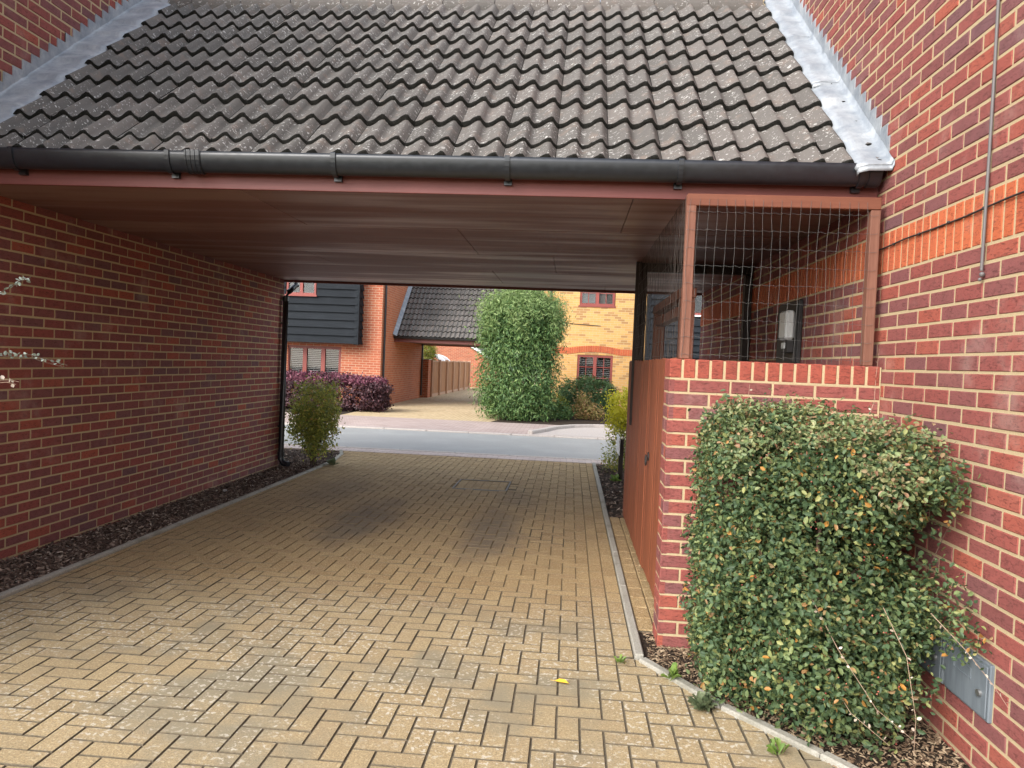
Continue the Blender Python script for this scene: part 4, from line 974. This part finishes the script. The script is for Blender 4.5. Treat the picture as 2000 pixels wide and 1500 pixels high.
# ================================================================== PLANTS
def leaf_mesh(name, blobs, n, size, aspect, mat, seed, cluster=9, crad=.06, fold=.25, inner=.75, droop=0.0, near=True, zmin=.01, out=.35, clip=None, flat=.5, tmin=0.0):
    """leaves scattered in clumps over a shell of super-ellipsoid lobes: blobs = (cx,cy,cz, rx,ry,rz, exponent)"""
    rs = np.random.RandomState(seed); Cn = []; Nn = []
    areas = np.array([(b[3]*b[4]+b[4]*b[5]+b[3]*b[5]) for b in blobs]); areas = areas/areas.sum()
    tot = n//cluster; tries = 0
    while len(Cn) < tot and tries < tot*12:
        tries += 1; bi = rs.choice(len(blobs), p=areas); b = blobs[bi]; d = rs.normal(size=3); d /= np.linalg.norm(d)
        e = b[6]; s = (np.abs(d)**e).sum()**(-1/e); u = d*s
        lump = 1+.08*math.sin(u[0]*9+bi*2+seed)+.07*math.sin(u[1]*11+bi)+.08*math.sin(u[2]*8+seed*.7)
        t = rs.uniform(inner, 1.02)**.6*lump
        p = np.array(b[:3])+u*np.array(b[3:6])*(t/lump)+u*(lump-1)*min(b[3:6])
        if p[2] < zmin: continue
        if clip and not clip(p): continue
        skip = False
        for bj, c in enumerate(blobs):
            if bj != bi:
                q = np.abs((p-np.array(c[:3]))/np.array(c[3:6])); 
                if (q**c[6]).sum() < .42**c[6]: skip = True; break
        if skip: continue
        nn = np.sign(d)*np.abs(u)**(e-1)/np.array(b[3:6]); Cn.append(p); Nn.append(nn/np.linalg.norm(nn))
    Cn = np.array(Cn); Nn = np.array(Nn); M = len(Cn)
    P = np.repeat(Cn, cluster, 0)+rs.normal(size=(M*cluster, 3))*crad; N = np.repeat(Nn, cluster, 0); K = len(P)
    ok = P[:, 2] > zmin
    if clip: ok &= np.array([bool(clip(p)) for p in P])
    P, N = P[ok], N[ok]; K = len(P)
    up = np.array([0, 0, 1.0]); nrm = N*out+up*flat+rs.normal(size=(K, 3))*.55; nrm /= np.linalg.norm(nrm, axis=1)[:, None]
    ax = rs.normal(size=(K, 3))+N*.9+np.array([0, 0, -droop]); ax -= nrm*(ax*nrm).sum(1)[:, None]; ax /= np.linalg.norm(ax, axis=1)[:, None]+1e-9
    bx = np.cross(nrm, ax); L = size*rs.uniform(.6, 1.25, K)[:, None]; Wd = L*aspect
    if near:
        pat = [(-.5, 0, 0), (-.18, .42, 1), (.22, .40, 1), (.5, 0, 0), (.22, -.40, 1), (-.18, -.42, 1)]; faces = np.array([[0, 3, 2, 1], [0, 5, 4, 3]])
    else:
        pat = [(-.5, 0, 0), (.05, .5, 1), (.5, 0, 0), (.05, -.5, 1)]; faces = np.array([[0, 2, 1], [0, 3, 2]])
    V = np.stack([P+ax*L*a+bx*Wd*b+nrm*Wd*fold*c for a, b, c in pat], 1).reshape(-1, 3); m_ = len(pat)
    F = (faces[None]+(np.arange(K)*m_)[:, None, None]).reshape(-1, faces.shape[1])
    me = bpy.data.meshes.new(name); me.vertices.add(len(V)); me.vertices.foreach_set('co', V.astype(np.float32).ravel())
    w_ = F.shape[1]; me.loops.add(F.size); me.loops.foreach_set('vertex_index', F.ravel().astype(np.int32)); me.polygons.add(len(F)); me.polygons.foreach_set('loop_start', np.arange(0, F.size, w_, dtype=np.int32))
    try: me.polygons.foreach_set('loop_total', np.full(len(F), w_, np.int32))
    except Exception: pass
    me.update(calc_edges=True); me.validate(); me.materials.append(mat); return me, P
def foliage(root, name, *a, **kw):
    me, P = leaf_mesh(name, *a, **kw); at = wpos(root); me.transform(Matrix.Translation(-at)); o = bpy.data.objects.new(name, me); link(o, root, at); stuff(o); return P
def stems(root, base, tips, r0=.012, seed=1, name='stem', mid=.5, wob=.05):
    rs = random.Random(seed)
    for b, t in zip(base, tips):
        b, t = Vector(b), Vector(t); n = 6; pts = []
        for i in range(n+1):
            f = i/n; p = b.lerp(t, f); p.z = b.z+(t.z-b.z)*(f**.85); pts.append(p+Vector((rs.uniform(-wob, wob), rs.uniform(-wob, wob), 0))*math.sin(math.pi*f))
        mb = MB(); mb.tube(pts, [r0*(1-.75*i/n) for i in range(n+1)], 6); mb.build(name, MAT['stem'], root, b)

# clipped berry bush against the low wall
bush = thing('berry_bush', 'dense clipped cotoneaster bush with tiny red berries in front of the low brick wall', 'bush', (1.15, 3.65, 0))
BL = [(1.08, 3.74, .66, .46, .33, .68, 5), (1.16, 3.52, .62, .36, .40, .62, 4), (1.36, 3.38, 1.10, .29, .32, .19, 2.6), (1.00, 3.62, .28, .34, .34, .30, 3), (1.20, 3.26, .30, .30, .28, .28, 2.6), (1.48, 3.84, .95, .17, .24, .33, 3), (1.42, 3.42, .40, .20, .20, .24, 2.2)]
clipb = lambda p: p[0] < XR-.012 and p[0] > .665+.02*math.sin(p[2]*17)+.015*math.sin(p[1]*31) and not (p[1] > 4.085 and p[0] > .52 and p[2] < 1.62)
foliage(bush, 'foliage', BL, 48000, .029, .62, MAT['leaf_cot'], 3, 10, .036, clip=clipb, inner=.55)
foliage(bush, 'dense_side_foliage', [BL[0], (.98, 3.70, .70, .34, .30, .64, 6)], 18000, .029, .62, MAT['leaf_cot'], 5, 10, .03, clip=clipb, inner=.8)
foliage(bush, 'sunlit_new_growth', [(1.06, 3.76, .96, .44, .32, .40, 4), (1.34, 3.46, .95, .34, .40, .36, 3.5)], 9000, .026, .62, MAT['leaf_cot_top'], 6, 8, .03, clip=lambda p: clipb(p) and p[2] > 1.12+.12*math.sin(p[0]*13), inner=.9)
foliage(bush, 'trailing_foliage', [(1.56, 3.16, .62, .10, .16, .16, 2), (1.60, 3.02, .52, .06, .10, .10, 2), (1.54, 3.30, .48, .11, .12, .12, 2), (1.50, 3.12, 1.14, .12, .12, .10, 2)], 1300, .026, .60, MAT['leaf_cot'], 8, 7, .03, clip=clipb, inner=.2)
rb = random.Random(4)
stems(bush, [(1.15+rb.uniform(-.06, .06), 3.62+rb.uniform(-.06, .06), 0) for _ in range(9)], [(1.15+rb.uniform(-.35, .38), 3.62+rb.uniform(-.35, .25), rb.uniform(.7, 1.15)) for _ in range(9)], .016, 3)
def sprig(root, pts, leafn, mat, size, seed, r=.0022, podmat=None, name='sprig'):
    rs = random.Random(seed); pts = [Vector(p) for p in pts]; mb = MB(); dense = []
    for a, b in zip(pts[:-1], pts[1:]):
        for i in range(6): dense.append(a.lerp(b, i/6))
    dense.append(pts[-1]); mb.tube(dense, [r*(1-.6*i/len(dense)) for i in range(len(dense))], 5, 0)
    for i in range(leafn):
        p = dense[int((.12+.88*i/leafn)*(len(dense)-1))]; d = Vector((rs.gauss(0, 1), rs.gauss(0, 1), rs.gauss(.3, .8))).normalized(); s_ = size*rs.uniform(.6, 1.2)
        e = d.cross(Vector((rs.gauss(0, 1), rs.gauss(0, 1), rs.gauss(0, 1)))).normalized(); nn = d.cross(e)
        q = p+d*.003; mb.add([q, q+d*s_*.35+e*s_*.32+nn*s_*.06, q+d*s_*.75+e*s_*.27+nn*s_*.06, q+d*s_, q+d*s_*.75-e*s_*.27+nn*s_*.06, q+d*s_*.35-e*s_*.32+nn*s_*.06], [(0, 3, 2, 1), (0, 5, 4, 3)], 1)
    o = mb.build(name, [MAT['twig'] if mat is MAT['pod'] else MAT['stem'], mat], root, pts[0], fix=False); return o
for i, pts in enumerate([[(1.05, 3.18, .62), (1.12, 3.02, .45), (1.24, 2.92, .26), (1.38, 2.86, .16)], [(1.30, 3.05, .62), (1.36, 2.96, .46), (1.38, 2.90, .24), (1.36, 2.86, .12)], [(1.10, 3.15, .34), (1.16, 2.96, .22), (1.28, 2.88, .14)], [(1.50, 3.08, .60), (1.58, 2.96, .50), (1.62, 2.84, .42), (1.64, 2.76, .36)],
                         [(1.55, 3.2, .78), (1.58, 3.16, .92), (1.61, 3.12, 1.02)], [(1.52, 3.9, 1.28), (1.60, 4.0, 1.42), (1.63, 4.07, 1.55), (1.64, 4.07, 1.70)], [(.95, 4.02, 1.30), (.97, 4.06, 1.48)], [(1.40, 3.25, 1.22), (1.42, 3.16, 1.36)], [(1.50, 3.2, 1.2), (1.58, 3.12, 1.30)]]):
    sprig(bush, pts, 12 if i < 4 else 6, MAT['pod'] if i in (0, 1, 2, 3, 5, 6) else MAT['leaf_cot'], .017 if i < 4 else .016, 50+i, .0016)
rsb = np.random.RandomState(9); me, P = leaf_mesh('t', BL, 700, .01, .5, MAT['berry'], 12, 2, .02, clip=clipb, inner=.92); bpy.data.meshes.remove(me)
mb = MB()
for p in P:
    r = rsb.uniform(.0035, .0055); mb.add([(p[0]+r, p[1], p[2]), (p[0]-r, p[1], p[2]), (p[0], p[1]+r, p[2]), (p[0], p[1]-r, p[2]), (p[0], p[1], p[2]+r), (p[0], p[1], p[2]-r)], [(0, 2, 4), (2, 1, 4), (1, 3, 4), (3, 0, 4), (2, 0, 5), (1, 2, 5), (3, 1, 5), (0, 3, 5)], 0, True)
stuff(mb.build('berries', MAT['berry'], bush, (1.15, 3.65, 0), fix=False))
# olive shrub by the downpipe
s1 = thing('olive_shrub', 'loose olive green shrub in the mulch beside the black downpipe', 'shrub', (-3.53, 10.0, 0))
foliage(s1, 'foliage', [(-3.52, 10.0, .82, .30, .30, .34, 2.6), (-3.42, 9.98, .58, .20, .22, .22, 2.2), (-3.66, 10.02, .56, .24, .25, .26, 2.2), (-3.50, 9.98, .30, .18, .18, .16, 2)], 8000, .042, .55, MAT['leaf_olive'], 21, 8, .05, inner=.45, flat=.3, out=.7)
rb = random.Random(8); stems(s1, [(-3.53+rb.uniform(-.03, .03), 10.0+rb.uniform(-.03, .03), 0) for _ in range(7)], [(-3.53+rb.uniform(-.28, .25), 10.0+rb.uniform(-.2, .2), rb.uniform(.6, 1.0)) for _ in range(7)], .012, 4)
# shrub whose sprays arch in beside the left bed
s2 = thing('arching_shrub', 'small-leaved grey-green shrub arching out from the long mulch bed', 'shrub', (-3.45, 3.4, 0))
foliage(s2, 'foliage', [(-3.45, 3.35, .80, .34, .4, .7, 2.4)], 3000, .026, .55, MAT['leaf_grey'], 31, 8, .05, inner=.4)
rb = random.Random(9); stems(s2, [(-3.45+rb.uniform(-.05, .05), 3.4, 0) for _ in range(5)], [(-3.45+rb.uniform(-.2, .2), 3.4+rb.uniform(-.2, .2), 1.2) for _ in range(5)], .012, 5)
for i, pts in enumerate([[(-3.30, 3.42, 1.25), (-3.05, 3.46, 1.42), (-2.86, 3.48, 1.475), (-2.72, 3.49, 1.475), (-2.53, 3.50, 1.43)], [(-3.3, 3.42, 1.45), (-3.10, 3.46, 1.62), (-2.92, 3.48, 1.76), (-2.78, 3.50, 1.855), (-2.74, 3.50, 1.865)], [(-3.2, 3.4, 1.2), (-3.0, 3.45, 1.33), (-2.82, 3.48, 1.345), (-2.78, 3.49, 1.335)]]):
    for q in range(2): sprig(s2, [Vector(p)+Vector((0, .02*q, .012*q)) for p in pts], 26 if i < 2 else 7, MAT['leaf_grey'] if i < 2 else MAT['pod'], .024, 70+i*3+q, .003)
# golden and trailing shrub behind the fence end
s3 = thing('golden_shrub', 'bright yellow variegated shrub with trailing green growth beyond the board fence', 'shrub', (.85, 11.0, 0))
foliage(s3, 'golden_foliage', [(.90, 11.1, .95, .28, .3, .26, 2.2), (.80, 11.05, .74, .22, .25, .18, 2.2)], 2600, .045, .6, MAT['leaf_yellow'], 41, 8, .05, inner=.6, flat=.2, out=.9)
foliage(s3, 'trailing_foliage', [(.80, 11.0, .42, .20, .25, .34, 2.2), (.70, 10.9, .14, .18, .2, .14, 2)], 2200, .035, .55, MAT['leaf_olive'], 42, 8, .05, inner=.3)
stems(s3, [(.85, 11.05, 0)]*3, [(.95, 11.1, .8), (.78, 11.0, .7), (.88, 11.15, .9)], .012, 6)
# tall willowy shrub across the road
s4 = thing('tall_shrub', 'tall column-shaped willowy green shrub at the edge of the far driveway', 'shrub', (-1.38, 19.9, 0))
T4 = [(-1.38, 19.85, 2.05, .86, .86, .80, 2.6), (-1.38, 19.9, 1.55, .98, .9, 1.55, 3.2), (-1.36, 19.9, 2.55, .96, .9, .66, 2.6), (-1.42, 19.8, .55, .88, .85, .55, 3)]
foliage(s4, 'foliage', T4, 40000, .115, .28, MAT['leaf_tall'], 51, 9, .15, inner=.6, droop=.9, near=False, out=.6, flat=.3, clip=lambda p: p[2] < 3.15+.15*math.sin(p[0]*11))
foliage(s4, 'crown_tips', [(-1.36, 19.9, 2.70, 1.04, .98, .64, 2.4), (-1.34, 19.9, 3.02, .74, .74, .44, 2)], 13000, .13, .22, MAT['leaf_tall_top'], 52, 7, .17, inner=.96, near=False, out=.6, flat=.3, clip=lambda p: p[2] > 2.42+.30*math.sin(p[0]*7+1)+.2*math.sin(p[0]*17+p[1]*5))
stems(s4, [(-1.4, 19.9, 0), (-1.3, 20.0, 0), (-1.5, 19.8, 0)], [(-1.2, 19.9, 2.6), (-1.0, 20.1, 2.2), (-1.8, 19.8, 2.3)], .05, 7)
# purple hedge
s5 = thing('purple_hedge', 'low clipped purple-leaved hedge under the black weatherboarding', 'hedge', (-7.4, 20.3, 0))
foliage(s5, 'foliage', [(-7.6, 20.3, .44, 2.45, .62, .47, 6)], 26000, .085, .6, MAT['leaf_purple'], 61, 8, .05, inner=.75, near=False)
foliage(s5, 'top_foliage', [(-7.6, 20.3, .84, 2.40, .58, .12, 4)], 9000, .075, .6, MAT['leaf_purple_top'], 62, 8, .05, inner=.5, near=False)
stems(s5, [(-5.6-.6*i, 20.3, 0) for i in range(7)], [(-5.6-.6*i, 20.3, .8) for i in range(7)], .02, 8)
def round_shrub(name, label, at, blobs, n, size, mat, seed, asp=.5, **kw):
    r = thing(name, label, 'shrub', at); foliage(r, 'foliage', blobs, n, size, asp, mat, seed, 8, .06, near=False, inner=.6, **kw)
    stems(r, [at]*4, [(at[0]+.25*blobs[0][3]*q, at[1], blobs[0][2]) for q in (-1, -.3, .4, 1)], .02, seed); return r
round_shrub('round_shrub', 'round dark green shrub beneath the arched window of the yellow house', (.72, 22.7, 0), [(.55, 22.7, .55, .92, .75, .56, 2.4), (.55, 22.6, .32, .85, .7, .34, 2.5)], 12000, .10, MAT['leaf_dark'], 71, .35)
round_shrub('orange_shrub', 'small orange-tinted shrub in front of the round dark shrub', (.62, 20.9, 0), [(.42, 20.9, .26, .28, .28, .26, 2.2), (.72, 20.95, .20, .26, .26, .20, 2.2), (.38, 20.9, .50, .16, .16, .20, 2)], 2200, .07, MAT['leaf_orange'], 72)
round_shrub('low_green_shrub', 'low pale green shrub at the foot of the tall willowy shrub', (-.22, 20.6, 0), [(-.22, 20.6, .20, .30, .3, .22, 2.2)], 1100, .08, MAT['leaf_tall'], 73)
round_shrub('yellow_green_shrub', 'low yellow-green shrub showing between the tall shrub and round shrub', (-.35, 21.8, 0), [(-.35, 21.8, .28, .32, .3, .30, 2.2)], 900, .08, MAT['leaf_gold'], 74)
cn = thing('golden_conifer', 'golden conifer rising behind the far panel fence', 'tree', (-7.05, 35.2, 0))
foliage(cn, 'crown', [(-7.05, 35.2, 1.35, .62, .6, .95, 2), (-6.95, 35.2, 1.9, .40, .4, .50, 2)], 5000, .10, .4, MAT['leaf_gold'], 75, 8, .08, near=False, inner=.6)
mb = MB(); mb.tube([(-7.05, 35.2, 0), (-7.03, 35.2, 1.0), (-7.0, 35.2, 2.0)], [.09, .07, .02], 8); mb.build('trunk', MAT['stem'], cn, (-7.05, 35.2, 0))
# weeds and a fallen leaf
def weed(label, x, y, n, size, mat, seed, h=.05):
    r = thing('weed', label, 'weed', (x, y, 0), 'weeds along the kerbs and beds'); rs = random.Random(seed); mb = MB()
    for i in range(n):
        a = rs.uniform(0, 6.28); el = rs.uniform(.25, 1.2); d = Vector((math.cos(a)*math.cos(el), math.sin(a)*math.cos(el), math.sin(el))); e = Vector((-math.sin(a), math.cos(a), 0)); s_ = size*rs.uniform(.6, 1.2); q = Vector((x+rs.uniform(-.02, .02), y+rs.uniform(-.02, .02), .004)); up = d.cross(e)*-1
        mb.add([q, q+d*s_*.5+e*s_*.2+UZ*h*.3, q+d*s_*.8+e*s_*.15+UZ*h*.2, q+d*s_, q+d*s_*.8-e*s_*.15+UZ*h*.2, q+d*s_*.5-e*s_*.2+UZ*h*.3], [(0, 3, 2, 1), (0, 5, 4, 3)])
    mb.build('leaves', mat, r, (x, y, 0), fix=False)
weed('single tiny bright green weed in the paver joint at the kerb corner', .33, 3.83, 9, .04, MAT['weed'], 1)
weed('leafy bright green weed sprouting behind the diagonal kerb', .565, 3.66, 14, .075, MAT['weed'], 2)
weed('grey-green tufty weed lying along the diagonal kerb joint', .665, 3.37, 90, .065, MAT['weed_grey'], 3)
weed('small rosette weed in the joint beside the diagonal kerb near the berry bush', .905, 3.02, 12, .055, MAT['weed'], 4)
weed('low green weed in the mulch beside the short black sign post', .66, 9.9, 24, .10, MAT['weed'], 5)
weed('sprawling weed at the kerb end near the olive shrub', KL+.10, 10.0, 26, .12, MAT['weed_grey'], 6)
fl = thing('fallen_leaf', 'single curled yellow fallen leaf lying on the buff pavers', 'leaf', (.023, 3.534, 0))
mb = MB(); mb.add([(-.035, .010, .006), (-.012, .016, .016), (.015, .008, .018), (.036, -.014, .008), (.012, -.014, .010), (-.015, -.006, .008)], [(0, 3, 2, 1), (0, 5, 4, 3)]); o = mb.build('blade', MAT['fallen'], fl, (.023, 3.534, .001), rel=True, fix=False)
mb = MB(); mb.tube([(-.055, .016, .006), (-.035, .010, .007)], .0012, 5); mb.build('stalk', MAT['fallen'], fl, (.023, 3.534, .001), rel=True)

def stone(label, x, y, z, r, seed, mat):
    import bmesh
    t = thing('stone', label, 'stone', (x, y, z)); bm = bmesh.new(); bmesh.ops.create_icosphere(bm, subdivisions=2, radius=r); rs = random.Random(seed)
    for v in bm.verts: v.co = Vector((v.co.x*1.25, v.co.y, v.co.z*.75))*(1+rs.uniform(-.14, .14))
    me = bpy.data.meshes.new('rock'); bm.to_mesh(me); bm.free(); me.materials.append(mat); o = bpy.data.objects.new('rock', me); link(o, t, (x, y, z+r*.5))
stone('small pale stone lying in the long mulch bed', -3.72, 7.75, 0, .022, 5, MAT['rock'])
